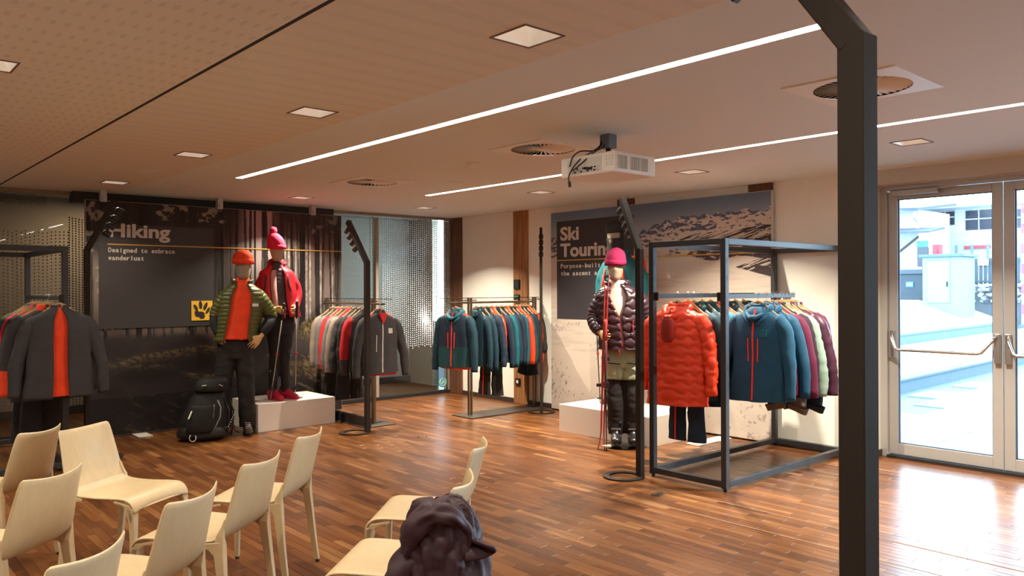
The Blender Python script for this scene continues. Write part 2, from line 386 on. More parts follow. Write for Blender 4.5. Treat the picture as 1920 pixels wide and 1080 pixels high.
# glass wall behind the hiking display and the corridor behind it
M_mull = mat('pale_mullion', (.30,.26,.21), .5)
w2 = struct(MB().box(.80, 6.95, 9.17, 9.25, 0, .045).box(.80, 6.95, 9.17, 9.25, 2.485, 2.52), 'window_2', M_dark_gap)
for x in (.83, 2.60, 4.15, 5.72, 6.93): MB().box(x-.022, x+.022, 9.18, 9.25, .045, 2.46).build('mullion', M_mull, w2)
for a, b_ in ((.852, 2.578), (2.622, 4.128), (4.172, 5.698), (5.742, 6.908)): MB().box(a, b_, 9.205, 9.213, .045, 2.46).build('pane', M_smoked, w2)
wc = struct(MB().box(-2.6, 7.42, 10.75, 10.95, 0, 2.9).box(7.3, 7.42, 10.12, 10.75, 0, 2.7), 'wall_corridor', mat('corridor_tan', (.40,.34,.27), .9))  # short side wall at the right end added to keep sky light out
struct(MB().box(-2.6, 7.3, 10.73, 10.75, 0, .10), 'baseboard_corridor', M_base)
struct(MB().box(-2.6, 7.5, 9.2, 10.95, 2.6, 2.7), 'ceiling_corridor', mat('corridor_ceiling', (.30,.27,.23), .9))
struct(MB().box(-2.7, -2.6, 9.2, 10.95, 0, 2.7), 'wall_corridor_end', M_wall)
struct(MB().box(2.02, 4.97, 9.0, 9.16, 2.40, 2.508), 'trim_2', mat('dark_soffit', (.035,.032,.036), .7))
struct(MB().box(.80, 6.93, 9.10, 9.14, 2.475, 2.508), 'trim_3', mat('curtain_track', (.28,.20,.14), .6))
t = empty('column_corridor', (5.16, 10.0, 0)); t['kind'] = 'structure'
MB().box(-.05, .05, -.05, .05, 0, 2.6).build('shaft', M_mull, t)
for k in range(4): struct(MB().box(8.6+k*.35, 8.66+k*.35, 11.2+k*.1, 11.26+k*.1, 0, 3), 'mullion_outside', mat('white_mullion', (.7,.75,.8), .5))

for x in (2.6, 5.0):  # lamps added to warm the corridor, where sky light made it too blue
    t = empty('added_corridor_lamp', (x, 10.0, 2.6), 0, 'added warm fill lamp in the corridor behind the glass, %s one' % ('left' if x < 3 else 'right'), 'ceiling light')
    MB().tube([(0,0,0),(0,0,-.04)], .12, 20).build('lamp_body', M_white2, t)
    ld = bpy.data.lights.new('corridor_fill_light', 'AREA'); ld.shape = 'DISK'; ld.size = .2; ld.energy = 14; ld.color = (1, .72, .45); lo = bpy.data.objects.new('lamp', ld); link(lo, t); lo.location = (0, 0, -.045)
# round sticker on the corner glass
t = empty('arrow_sticker', (6.79, 9.166, .165), 0, 'round turquoise arrow sticker low on the corner window', 'sticker')
MB().tube([(0,.0,0),(0,-.002,0)], .075, 28).build('disc', mat('teal_sticker', (.10,.42,.48), .5), t)
b = MB(); b.tube([(.052*math.cos(2*PI*k/28), -.004, .052*math.sin(2*PI*k/28)) for k in range(28)], .004, 6, closed=True)
b.bar((-.022,-.004,-.022), (.02,-.004,.02), .012, .003).bar((.02,-.004,.02), (-.012,-.004,.02), .012, .003).bar((.02,-.004,.02), (.02,-.004,-.012), .012, .003)
b.build('arrow', mat('sticker_white', (.8,.9,.9), .5), t)

# lamps
FR = mat('downlight_trim', (.16,.09,.06), .6); RF = mat('downlight_reflector_glow', (.70,.66,.60), .35, .3, emit=(1.0,.84,.66), es=.28)  # reflector has a faint built-in glow in place of lamp light on it
def lblname(i, x, y):
    names = {(2.16,2.34):'largest square recessed downlight, between the long joint and the front light strip', (2.16,4.15):'square downlight beyond the largest one, left of the front light strip',
             (2.16,6.03):'third square downlight from the front, in the row left of the light strip', (2.16,8.06):'farthest square downlight above the hiking wall, left row',
             (4.08,8.10):'square downlight in front of the wall between the two light strips', (5.77,2.30):'square downlight in front of the glass door, right of the dark post',
             (5.77,4.14):'square downlight just right of the projector', (5.77,6.05):'square downlight above the ski mural, left under the projector', (5.77,8.14):'farthest square downlight by the corner of the glass wall', (.60,4.19):'square downlight cut by the left picture edge'}
    return names.get((x, y))
for i, (x, y) in enumerate(downs):
    rw = 'rightmost' if x > 5 else 'middle-left' if x > 2 else 'left of the long joint' if x > 0 else 'far left'
    pl = {.45:'beside the camera', .40:'beside the camera', .4:'beside the camera', -1.4:'behind the camera', -1.5:'behind the camera'}.get(y, 'level with the %s picture row' % ('nearest' if y < 3 else 'second' if y < 5 else 'third' if y < 7 else 'last'))
    lb = lblname(i, x, y) or 'unseen downlight %s, %s row' % (pl, rw)
    t = empty('downlight', (x, y, CH), 0, lb, 'ceiling light', 'square downlights')
    b = MB(); a = .1; c = .108
    for s in ((-c,c,-c,-a),(-c,c,a,c),(-c,-a,-a,a),(a,c,-a,a)): b.box(s[0], s[1], s[2], s[3], -.004, .006)
    b.build('trim_frame', FR, t)
    q = .045; h = .085
    b = MB().add([(-a,-a,0),(a,-a,0),(a,a,0),(-a,a,0),(-q,-q,h),(q,-q,h),(q,q,h),(-q,q,h)], [(0,1,5,4),(1,2,6,5),(2,3,7,6),(3,0,4,7)])
    b.build('reflector', RF, t)
    MB().box(-q, q, -q, q, h-.004, h+.01).build('lamp_glass', M_down, t)
    ld = bpy.data.lights.new('downlight_lamp', 'AREA'); ld.shape = 'SQUARE'; ld.size = .035; ld.energy = DOWN_POWER*(4.6 if x > 5 else 2.6 if x > 3 else .8); ld.color = WARM; ld.spread = math.radians(118)
    lo = bpy.data.objects.new('lamp', ld); link(lo, t); lo.location = (0, 0, -.003)
slb = ['front long light strip running from the hiking side to the dark post', 'rear long light strip passing behind the projector', 'unseen light strip added behind the camera for room light', 'light strip left of the picture']
for i, (x, a, b_) in enumerate(strips):
    t = empty('light_strip', (x, (a+b_)/2, CH), 0, slb[i], 'strip light', 'ceiling light strips'); L = (b_-a)/2
    MB().box(-.0325, .0325, -L, L, .003, .02).build('diffuser', M_strip, t)
    MB().box(-.036, -.0325, -L, L, -.001, .022).box(.0325, .036, -L, L, -.001, .022).build('channel', M_white2, t)
# swirl air diffusers
VL = ['square swirl air diffuser half hidden by the dark post', 'square swirl air diffuser left of the projector', 'farthest swirl air diffuser near the end of the front light strip']
VM = mat('diffuser_white', (.80,.77,.72), .5)
for i, (x, y) in enumerate(vents):
    t = empty('air_diffuser', (x, y, CH), 0, VL[i], 'air vent', 'swirl ceiling diffusers')
    S = .285; R = .232; b = MB(); n = 48
    sq = []; ci = []
    for k in range(n):
        th = 2*PI*k/n; cc, ss = math.cos(th), math.sin(th); m_ = S/max(abs(cc), abs(ss)); sq.append((cc*m_, ss*m_, -.006)); ci.append((cc*R, ss*R, -.006))
    b.add(sq+ci, [(k, n+k, n+(k+1) % n, (k+1) % n) for k in range(n)])
    b.add([(p[0], p[1], 0) for p in sq]+sq, [(k, n+k, n+(k+1) % n, (k+1) % n) for k in range(n)])
    b.build('plate', VM, t)
    MB().tube([(0,0,-.008),(0,0,.0)], .045, 20).build('hub', VM, t)
    b = MB()
    for k in range(36):
        th = 2*PI*k/36; T = Matrix.Rotation(th, 4, 'Z') @ Matrix.Translation((.137, 0, 0)) @ Matrix.Rotation(math.radians(38), 4, 'X')
        b.box(-.095, .095, -.0095, .0095, -.0012, .0012, T=T)
        
    for k in range(36):
        th = 2*PI*k/36
        o = MB().box(-.095, .095, -.0012, .0012, -.0068, .0068, T=Matrix.Translation((.137,0,0)) @ Matrix.Rotation(math.radians(62), 4, 'X')).build('vane', VM, t) if k == 0 else bpy.data.objects.new('vane', vane_me)
        if k == 0: vane_me = o.data
        else: link(o, t)
        o.rotation_euler = (0, 0, th)
    MB().grid(np.array([[(math.cos(2*PI*k/32)*q_, math.sin(2*PI*k/32)*q_, z_) for k in range(32)] for z_, q_ in ((-.004,.236),(.04,.236),(.05,.01))]), closed_u=True, cap1=True).build('plenum', M_dark_gap, t)
# small ceiling details
t = empty('smoke_detector', (4.0, 4.98, CH), 0, 'small flat white smoke detector left of the projector', 'detector')
MB().tube([(0,0,.0),(0,0,-.012),(0,0,-.03)], [.055,.055,.04], 20).build('housing', VM, t, smooth=False)
for i, (x, y) in enumerate(((2.17, 7.07), (4.9, 4.75), (4.6, 6.0))):
    tag(MB().box(x-.06, x+.06, y-.06, y+.06, CH-.003, CH).build('access_cover', M_ceil), ['small round-edged ceiling cover between the left downlights', 'small ceiling cover right of the projector', 'faint ceiling cover beyond the swirl diffuser'][i], 'ceiling cover')

# ------------------------------------------------------------------ outside the door
M_snow = mat('snowy_paving', (.50,.54,.56), .8, var=.05, vs=1.5)
M_pave = mat('wet_paving', (.155,.20,.21), .5, var=.18, vs=2.5)
M_kerb = mat('blue_grey_concrete', (.055,.085,.11), .8)
M_wh = mat('outside_white', (.36,.39,.42), .8)
M_win = mat('outside_windows', (.012,.016,.028), .3)
pv = struct(MB().box(7.35, 34, -26, 14.2, -.25, -.02), 'ground_outside', M_kerb)
k = 0
for ix_ in range(9):
    for iy_ in range(9):
        x = 7.36+ix_*.80; y = .2+iy_*.80-(ix_ % 2)*.4
        if y+.8 > 4.45 + (x-7.3)*.05: continue
        MB().box(x+.004, x+.796, y+.004, y+.796, -.03, .0+((ix_*7+iy_*3) % 4)*.0015).build('paving_slab', M_pave, pv, bevel=.004, seg=1)
MB().box(14.56, 33, -20, 4.4, -.03, 0).build('far_paving', M_pave, pv)
MB().box(7.36, 14.56, -20, -.5, -.03, 0).build('side_paving', M_pave, pv)
def kerb(p, q, w, z0, z1, top, m, name='kerb', n=5):
    r = struct(MB().bar((p[0],p[1],(z0+z1)/2), (q[0],q[1],(z0+z1)/2), w, z1-z0), name, m)
    d = (Vector(q)-Vector(p))/n
    for i in range(n):
        a = Vector(p)+d*i; b2 = Vector(p)+d*(i+1); g = d.normalized()*.012
        MB().bar((a.x+g.x, a.y+g.y, z1+.015), (b2.x-g.x, b2.y-g.y, z1+.015), w+.05, .03).build('coping', m, r)
kerb((7.6, 4.77), (24, 5.38), .22, -.02, .15, 0, M_kerb)
struct(MB().add([(7.3,4.8,.13),(34,5.9,.13),(34,9.0,.14),(7.3,7.4,.14)], [(0,1,2,3)]), 'terrace_lower', M_snow)
kerb((7.4, 7.4), (30, 8.5), .25, .1, .36, 0, M_kerb)
struct(MB().add([(7.3,7.5,.34),(34,8.8,.36),(34,10.8,1.1),(7.3,9.8,1.0),(34,24,1.15),(7.3,16,1.05)], [(0,1,2,3),(3,2,4,5)]), 'terrace_upper', M_snow)
def outb(name, label, cat, boxes, m, parts=()):
    t = empty(name, (0,0,0), 0, label, cat)
    for nm, bx, mm in boxes: MB().box(*bx).build(nm, mm, t, bevel=.01, seg=1)
    return t
t = outb('transformer_cabinet', 'tall pale blue service cabinet standing outside on the snowy slope', 'cabinet', [('body', (26, 27.1, 8.93, 10.05, .3, 2.41), mat('pale_cyan_metal', (.13,.23,.25), .6)), ('lid', (25.92, 27.2, 8.84, 10.14, 2.41, 2.5), mat('steel_blue', (.045,.075,.10), .5)), ('door', (25.97, 26.0, 9.25, 9.9, 1.0, 2.3), mat('pale_cyan_door', (.15,.26,.28), .6)), ('handle', (25.93, 25.97, 9.3, 9.34, 1.5, 1.66), M_graph)], None)
t = outb('waste_container', 'dark grey container with a small blue sign, left of the pale cabinet outside', 'container', [('body', (27, 28.4, 10.3, 11.8, .8, 1.92), mat('slate_paint', (.018,.028,.038), .7)), ('lid', (26.94, 28.4, 10.27, 11.8, 1.92, 2.07), mat('slate_lid', (.03,.045,.06), .7)), ('sign', (26.97, 27.0, 10.71, 10.95, 1.49, 1.67), mat('sign_blue', (.03,.15,.45), .5)), ('pink_sticker', (26.96, 27.0, 10.32, 10.42, 1.5, 1.73), mat('sign_pink', (.7,.08,.16), .5))], None)
MB().box(26.955, 26.97, 10.75, 10.91, 1.59, 1.61).box(26.955, 26.97, 10.76, 10.90, 1.54, 1.565).build('sign_writing', mat('sign_white', (.7,.75,.8), .5), t)
t = empty('metal_fence', (29, 0, 0), 0, 'dark slatted fence with a white board above the stone wall outside', 'fence')
for k in range(20): MB().box(0, .03, 7.3+k*.135, 7.40+k*.135, 1.57, 2.43).build('slat', mat('fence_paint', (.03,.045,.055), .6), t)
MB().box(-.03, 0, 7.3, 9.95, 1.64, 1.70).build('rail', mat('fence_paint', (.03,.045,.055), .6), t); MB().box(-.03, 0, 7.3, 9.95, 2.30, 2.36).build('rail', mat('fence_paint', (.03,.045,.055), .6), t)
MB().box(-.06, -.03, 9.13, 9.45, 2.2, 2.41).build('board', M_wh, t)
t = empty('stone_wall', (28.9, 0, 0), 0, 'low wall of pale rough stones under the dark fence outside', 'wall')
SM = [mat('stone_%d' % k, c, .9) for k, c in enumerate(((.20,.21,.22), (.07,.08,.09), (.30,.31,.32)))]
for k in range(150):
    y = 7.3+RN.random()*2.6; z = 1.0+.55*RN.random(); MB().ball((RN.uniform(-.03,.05), y, z), (.08, RN.uniform(.07,.12), RN.uniform(.05,.075)), 7, 4).build('stone', SM[k % 3], t)
MB().box(0.02, .3, 7.3, 9.95, .3, 1.57).build('core', SM[1], t)
# pale building with bands of dark windows
t = empty('pale_building', (34, 0, 0), 0, 'large white building with dark window bands beyond the snow', 'building')
MB().box(0, 5, 9.3, 20, .8, 4.62).build('wall', M_wh, t)
MB().box(-.5, 5, 9.3, 20, 4.62, 4.74).build('roof', mat('roof_snow', (.75,.8,.84), .8), t)
for (a, b_, c, d) in ((11.92, 13.29, 3.96, 4.51), (10.56, 11.51, 3.71, 4.47), (9.5, 10.3, 3.7, 4.4)):
    w = MB().box(-.04, .02, a, b_, c, d).build('window', M_win, t)
    n = max(2, int((b_-a)/.33))
    for i in range(1, n): MB().box(-.07, -.03, a+(b_-a)*i/n-.018, a+(b_-a)*i/n+.018, c, d).build('glazing_bar', M_wh, w)
    MB().box(-.07, -.03, a, b_, c+(d-c)*.55-.02, c+(d-c)*.55+.02).build('transom', M_wh, w)
for z in (3.62, 3.3): MB().box(-.4, -.36, 9.3, 14, z, z+.05).build('snow_rail', M_wh, t)
MB().box(-.06, 0, 10.64, 11.57, 2.97, 3.10).build('red_band', mat('red_band', (.3,.05,.06), .6), t)
for k in range(5): MB().box(-.7, -.6, 9.4+k*.55, 9.47+k*.55, 2.0, 3.1).build('post', mat('grey_cyan', (.10,.14,.16), .6), t)
t = empty('white_lodge', (30, 0, 0), 0, 'white lodge with a dark projecting eave at the left of the door view', 'building')
MB().box(0, 3, 11.75, 16, .6, 4.3).build('wall', M_wh, t)
MB().add([(-.6,11.5,4.22),(-.6,16,4.45),(3,16,4.9),(3,11.5,4.6),(-.6,11.5,4.30),(-.6,16,4.55),(3,16,5.0),(3,11.5,4.7)], [(3,2,1,0),(4,5,6,7),(0,1,5,4),(1,2,6,5),(2,3,7,6),(3,0,4,7)]).build('roof', mat('slate_roof', (.03,.042,.058), .7), t)
MB().add([(-1.2,10.9,3.36),(-1.2,16,3.45),(.2,16,3.7),(.2,10.9,3.55),(-1.2,10.9,3.42),(-1.2,16,3.52),(.2,16,3.8),(.2,10.9,3.62)], [(3,2,1,0),(4,5,6,7),(0,1,5,4),(1,2,6,5),(2,3,7,6),(3,0,4,7)]).build('canopy', mat('slate_roof', (.03,.042,.058), .7), t)
MB().tube([(-.5,11.62,4.2),(-.45,11.72,4.0),(-.1,11.72,3.85),(-.1,11.72,3.5)], .045, 8).build('downpipe', M_wh, t)
MB().bar((-1.1,12.0,2.2),(-1.1,12.0,3.4),.07,.07).bar((-1.1,12.0,2.7),(-1.1,11.3,3.25),.07,.07).build('strut', M_graph, t)
t = empty('blue_poster', (29, 11.2, 0), 0, 'small blue and dark poster stand beside the lodge outside', 'poster')
MB().box(.0, .05, -.03, .03, .5, 2.2).build('stand', M_graph, t); MB().box(0, .05, -.18, .18, 2.2, 2.88).build('board', M_win, t); MB().box(-.02, 0, -.18, .18, 2.88, 3.10).build('header', mat('poster_blue', (.015,.11,.2), .5), t)
t = empty('red_postbox', (29, 10.77, 0), 0, 'small red box on the wall beside the blue poster outside', 'box')
MB().box(.1, .2, -.04, .04, .4, 2.2).build('stand', M_graph, t); MB().box(0, .3, -.11, .11, 2.2, 2.95).build('body', mat('postbox_red', (.30,.01,.02), .5), t); MB().box(-.02, 0, -.05, .05, 2.6, 2.8).build('slot', mat('postbox_dark', (.25,.01,.03), .5), t)
t = empty('striped_pole', (18, 5.07, 0), 0, 'red and white striped snow pole at the right picture edge', 'pole')
for k in range(12): MB().tube([(0,0,.75+k*.2),(0,0,.95+k*.2)], .022, 8).build('band', mat('pole_red', (.6,.05,.08), .6) if k % 2 else M_wh, t)
t = empty('dark_chalet', (36, 0, 0), 0, 'brown chalet seen at the right edge of the door view', 'building')
MB().box(0, 4, 6.0, 9.1, .3, 4.9).build('wall', mat('chalet_brown', (.05,.022,.03), .8), t)
MB().box(-.4, 4, 5.8, 9.2, 4.9, 5.05).build('roof', mat('roof_snow', (.75,.8,.84), .8), t)
for k in range(3): MB().box(-.1, 0, 6.2+k, 6.8+k, 3.1, 3.9).build('window', M_win, t)
for z in (3.0, 4.1): MB().box(-.3, -.2, 6.0, 9.1, z-.06, z).build('balcony_rail', M_wh, t)

# ------------------------------------------------------------------ printed display panels
def vnoise(x, y, seed=0):
    r = np.random.RandomState(seed); T = r.rand(256, 256)
    xi = np.floor(x).astype(int); yi = np.floor(y).astype(int); fx = x-xi; fy = y-yi
    fx = fx*fx*(3-2*fx); fy = fy*fy*(3-2*fy)
    g = lambda a, b: T[a % 256, b % 256]
    return (g(xi,yi)*(1-fx)+g(xi+1,yi)*fx)*(1-fy)+(g(xi,yi+1)*(1-fx)+g(xi+1,yi+1)*fx)*fy
def fbm(x, y, seed=0, o=4, g=.5):
    v = 0; a = 1; t = 0
    for k in range(o): v = v+a*vnoise(x*2**k, y*2**k, seed+k); t += a; a *= g
    return v/t
def sm(e0, e1, x): t = np.clip((x-e0)/(e1-e0), 0, 1); return t*t*(3-2*t)
def mixc(a, b, t): return a*(1-t[..., None])+np.array(b, float)*t[..., None]
def srgb(c): c = np.asarray(c, float)/255.; return np.where(c <= .04045, c/12.92, ((c+.055)/1.055)**2.4)
def print_grid(name, origin, du, dv, nu, nv, fn, parent, m, gain=1.5):
    # a flat print: one cell per printed dot, coloured by fn(s, t)
    s = np.arange(nu+1)/nu; t = np.arange(nv+1)/nv; S, T = np.meshgrid(s, t); C = fn(S, T)
    C = np.concatenate([np.clip(srgb(np.clip(C, 0, 255))*gain, 0, .85), np.ones(C.shape[:2]+(1,))], -1).reshape(-1, 4)
    gs, gt = np.meshgrid(np.linspace(0, 1, nu+1), np.linspace(0, 1, nv+1))
    P = np.array(origin)[None] + gs.reshape(-1, 1)*np.array(du)[None] + gt.reshape(-1, 1)*np.array(dv)[None]
    i = (np.arange(nv)[:, None]*(nu+1)+np.arange(nu)[None]).reshape(-1)
    Q = np.stack([i, i+1, i+nu+2, i+nu+1], 1)
    me = bpy.data.meshes.new(name); me.vertices.add(len(P)); me.vertices.foreach_set('co', P.reshape(-1))
    me.loops.add(Q.size); me.loops.foreach_set('vertex_index', Q.reshape(-1)); me.polygons.add(len(Q)); me.polygons.foreach_set('loop_start', np.arange(0, Q.size, 4))
    me.polygons.foreach_set('loop_total', np.full(len(Q), 4)); me.update(calc_edges=True)
    a = me.color_attributes.new('col', 'FLOAT_COLOR', 'POINT'); a.data.foreach_set('color', C.reshape(-1))
    me.materials.append(m); o = bpy.data.objects.new(name, me); return link(o, parent)
def forest(s, t):
    W = 2.84; x = s*W; y = t*2.38
    c = np.ones(s.shape+(3,))*np.array((50, 43, 41.))
    mist = fbm(x*1.3, y*.9, 3); c = mixc(c, (88, 78, 73), sm(.35, .75, mist)*.5)
    # pale sky slits between the trunks, brightest right of the middle
    sky = sm(.50, .60, s)*(1-sm(.67, .74, s))*sm(.56, .80, t); c = mixc(c, (148, 134, 132), sky*.9)
    sky2 = sm(.72, .78, s)*(1-sm(.97, 1.0, s))*sm(.42, .6, t); c = mixc(c, (112, 100, 96), sky2*.75)
    sky3 = (1-sm(.06, .09, s))*sm(.42, .6, t)*(1-sm(.72, .82, t)); c = mixc(c, (125, 116, 105), sky3*.7)
    sky4 = sm(.1, .2, s)*(1-sm(.5, .55, s))*sm(.38, .43, t)*(1-sm(.44, .52, t)); c = mixc(c, (92, 80, 70), sky4*.8)
    r = np.random.RandomState(5)
    for k in range(80):
        x0 = r.rand()*W; w = .006+.028*r.rand()**2; lean = (r.rand()-.5)*.05; base = .36+.12*r.rand(); br = 14+r.rand()**2*60
        if .50*W < x0 < .66*W and r.rand() < .7: w *= .5
        d = np.abs(x-x0-lean*y)/w; mk = (d < 1)*(t > base); side = np.clip(.5+(x-x0-lean*y)/w*.5, 0, 1)
        tex = fbm(x*60, y*9, 11+k % 5, 3); col = (br*(.5+.9*side)*(.6+.8*tex))[..., None]*np.array((1.0, .93, .9))
        c = np.where(mk[..., None], c*.12+col*.88, c)
    for k in range(9):
        x0 = (.73+.25*r.rand())*W if k < 7 else r.rand()*.09*W; w = .006+.010*r.rand(); mk = (np.abs(x-x0) < w)*(t > .45)*(t < .95)
        c = np.where(mk[..., None], c*.3+np.array((165, 155, 146.))*.7*(.5+.9*fbm(x*40, y*22, 31, 3))[..., None], c)
    # dark canopy, leaf glints
    can = sm(.80, .95, t+.10*(fbm(x*5, y*5, 41)-.5))*(1-.9*sky); c = mixc(c, (38, 33, 33), can*.8)
    lf = fbm(x*17, y*17, 51, 3); gl = ((s > .0)*(s < .09)*(t > .6)+(t > .93)*(((s > .235)*(s < .35))+((s > .385)*(s < .5)))+(t > .90)*(s > .86)*.6)
    c = mixc(c, (140, 130, 118), np.clip(gl, 0, 1)*sm(.52, .66, lf)*.8)
    # forest floor: mossy hummocks over dark hollows
    g = 1-sm(.395, .43, t+.05*(fbm(x*2.2, x*0+1, 61)-.5))
    gc = np.ones(c.shape)*np.array((43, 38, 38.))*(.8+.45*fbm(x*5, y*9, 62, 4))[..., None]
    gr = fbm(x*34+y*44, y*40-x*10, 91, 4, .65); gr2 = fbm(x*70-y*20, y*50+x*30, 92, 3, .7)
    def slope(gc, cy, amp, fr, ph, th, s0, s1, col, k=1.0):
        d = (t-(cy+amp*np.sin(s*fr+ph)+.02*(fbm(x*3, x*0+ph, 63, 3)-.5)))
        m_ = np.where(d > 0, np.exp(-(d/(th*.35))**2), np.exp(-(d/th)**2))*sm(s0, s0+.08, s)*(1-sm(s1-.08, s1, s)); gc = mixc(gc, (30, 27, 28), np.clip(np.exp(-((d+th*2.2)/(th*1.6))**2)*sm(s0, s0+.1, s)*(1-sm(s1-.1, s1, s)), 0, 1)*.7)
        return mixc(gc, col, np.clip(m_*k*(.15+1.15*sm(.35, .68, gr)), 0, 1))
    gc = slope(gc, .335, .022, 7, -1.4, .030, .03, .52, (100, 86, 60), .75)
    gc = slope(gc, .255, .030, 9, .4, .022, .30, .60, (96, 80, 52), .8)
    gc = slope(gc, .300, .020, 8, 2.2, .018, .10, .34, (84, 72, 52), .6)
    gc = slope(gc, .230, .045, 6, -2.0, .050, .68, 1.05, (92, 74, 48), .8)
    mound = np.exp(-(((s-.90)/.11)**2+((t-.43)/.060)**2)); g = np.maximum(g, sm(.35, .6, mound)); gc = mixc(gc, (112, 96, 60), np.clip(mound*1.3, 0, 1)*(.2+1.0*sm(.35, .65, gr2)))
    hump = np.exp(-(((s-.50)/.07)**2+((t-.415)/.022)**2)); g = np.maximum(g, sm(.35, .6, hump)); gc = mixc(gc, (124, 98, 76), np.clip(hump*1.2, 0, 1)*(.3+.8*gr))
    st = sm(.60, .72, fbm(x*16+y*26, y*7-x*9, 95, 4, .6))*(t < .33)*((s > .66)+(t < .16)*(s > .1)*(s < .35)*.9); gc = mixc(gc, (120, 98, 74), np.clip(st, 0, 1)*.55)
    gc = gc*(1-.30*(t < .16)*(1-sm(.3, .5, s)))[..., None]
    return mixc(c, (0, 0, 0), g*0)*(1-g[..., None])+gc*g[..., None]
def alps(s, t):
    W = 3.0; x = s*W; y = t*2.42
    c = mixc(np.ones(s.shape+(3,))*np.array((150, 158, 166.)), (100, 118, 142), sm(.86, 1.0, t))
    # jagged far ridge climbing to the right
    rd = .868+.060*sm(.38, .72, s)+.020*(fbm(x*8, x*0+2, 7, 5, .62)-.5)*2+.006*np.sin(x*40)
    snow = (np.ones(c.shape)*np.array((192, 180, 168.)))*(.94+.12*fbm(x*3, y*7, 17))[..., None]
    below = t < rd; dp = rd-t
    shade = (fbm(x*14+y*26, y*44-x*10, 27, 4, .6)+.16*(dp < .012)-.9*np.clip(dp-.03, 0, 1)-.10*sm(.78, .9, s) > .52)*(dp < .075)
    c = np.where(below[..., None], snow, c)
    c = np.where((below*shade)[..., None], np.array((88, 94, 116.))*(.75+.4*fbm(x*30, y*30, 28))[..., None], c)
    # rock ribs on the right shoulder: thin slanted strokes
    edge = .868+.07*(s-.74); tri = (s > .60)*(t < edge-.02-.5*np.clip(.76-s, 0, 1)*0)*(t > .80-.02*(s > .9))*(s > .60+(.868-t)*.9*0)*(s-.60 > (t-.80)*1.2)
    ribs = fbm(x*8-y*10, y*95-x*24, 37, 3, .62) > .51-.10*sm(.85, 1, s)
    c = np.where((tri*ribs)[..., None], np.array((58, 50, 50.)), c)
    dk = (s > .80)*(t < .815)*(t > .79)*(fbm(x*14, y*70, 38, 2) > .38); c = np.where(dk[..., None], np.array((50, 44, 47.)), c)
    # forest belt under the ochre line
    top = .795-.018*np.clip((.72-s)/.2, 0, 1); bot = .738+.02*np.clip((.75-s)/.15, 0, 1)+.008*np.sin(s*30)
    belt = (s > .60)*(t < top)*(t > bot)*(fbm(x*14+y*20, y*50, 47, 3) > .30+.30*np.clip((.80-s)/.2, 0, 1))
    c = np.where(belt[..., None], np.array((70, 60, 66.))*(.75+.55*fbm(x*60, y*10, 57, 2))[..., None], c)
    faint = np.exp(-((t-.762)/.012)**2)*sm(.40, .52, s)*(1-sm(.60, .68, s))*sm(.42, .6, fbm(x*14, y*50, 58)); c = mixc(c, (150, 140, 132), faint*.7)
    # dark wedge entering from the right
    f = np.clip((s-.868)/.132, 0, 1); up = .700+.045*f; lo = .700-.042*f
    wd = (s > .868)*(t < up)*(t > lo)*((fbm(x*12-y*22, y*90-x*30, 67, 3, .6) > .47)+((f > .55)*(t < lo+.035)))
    c = np.where((wd > 0)[..., None], np.array((62, 52, 53.)), c)
    le = (s < .05)*(t > .77)*(t < .87); c = np.where((le*(fbm(x*14, y*46, 77, 3) > .50))[..., None], np.array((88, 92, 112.)), c)
    # soft wind ripples on the glacier
    c = c*(1-.05*((t < .70)*(t > .30)*sm(.5, .7, fbm(x*4, y*40, 83, 2))))[..., None]
    # short diagonal wind marks low on the left
    zz = 0*s; sk = fbm(x*30-y*16, y*36+x*26, 87, 3, .6)
    m_ = sm(.585, .63, sk)*sm(.40, .58, fbm(x*5, y*4, 97)+.10*(1-t)); c = mixc(c, (112, 104, 104), np.clip(zz*m_, 0, 1)*.85)
    rq = np.random.RandomState(9); nv, nu = s.shape
    for k in range(420):
        s0 = rq.rand()**1.5*.66; t0 = rq.rand()*.46*(1-.25*s0)
        if vnoise(np.array([s0*7]), np.array([t0*6]), 5)[0] < .38: continue
        L = .010+.035*rq.rand(); w = .0016+.0030*rq.rand(); an = 1.05+.35*rq.rand(); i0, i1 = int(max(0, (t0*2.4-L)/2.4*nv)), int(min(nv, (t0*2.4+L)/2.4*nv+1)); j0, j1 = int(max(0, (s0*3-L)/3*nu)), int(min(nu, (s0*3+L)/3*nu+1))
        if i1 <= i0 or j1 <= j0: continue
        dx = x[i0:i1, j0:j1]-s0*3; dy = y[i0:i1, j0:j1]-t0*2.42; u = dx*math.cos(an)+dy*math.sin(an); v = -dx*math.sin(an)+dy*math.cos(an)+.15*np.sin(u*60)*.02
        mk = np.clip(1.4-(u/L)**2*1.4-(np.abs(v)/w)**2*.6, 0, 1); c[i0:i1, j0:j1] = mixc(c[i0:i1, j0:j1], (92, 86, 92), mk*(.85-.5*s0))
    rr = sm(.6, .7, s)*(t < .2)*sm(.68, .72, fbm(x*24, y*24, 99, 3)); c = mixc(c, (140, 120, 110), rr*.6)
    return c
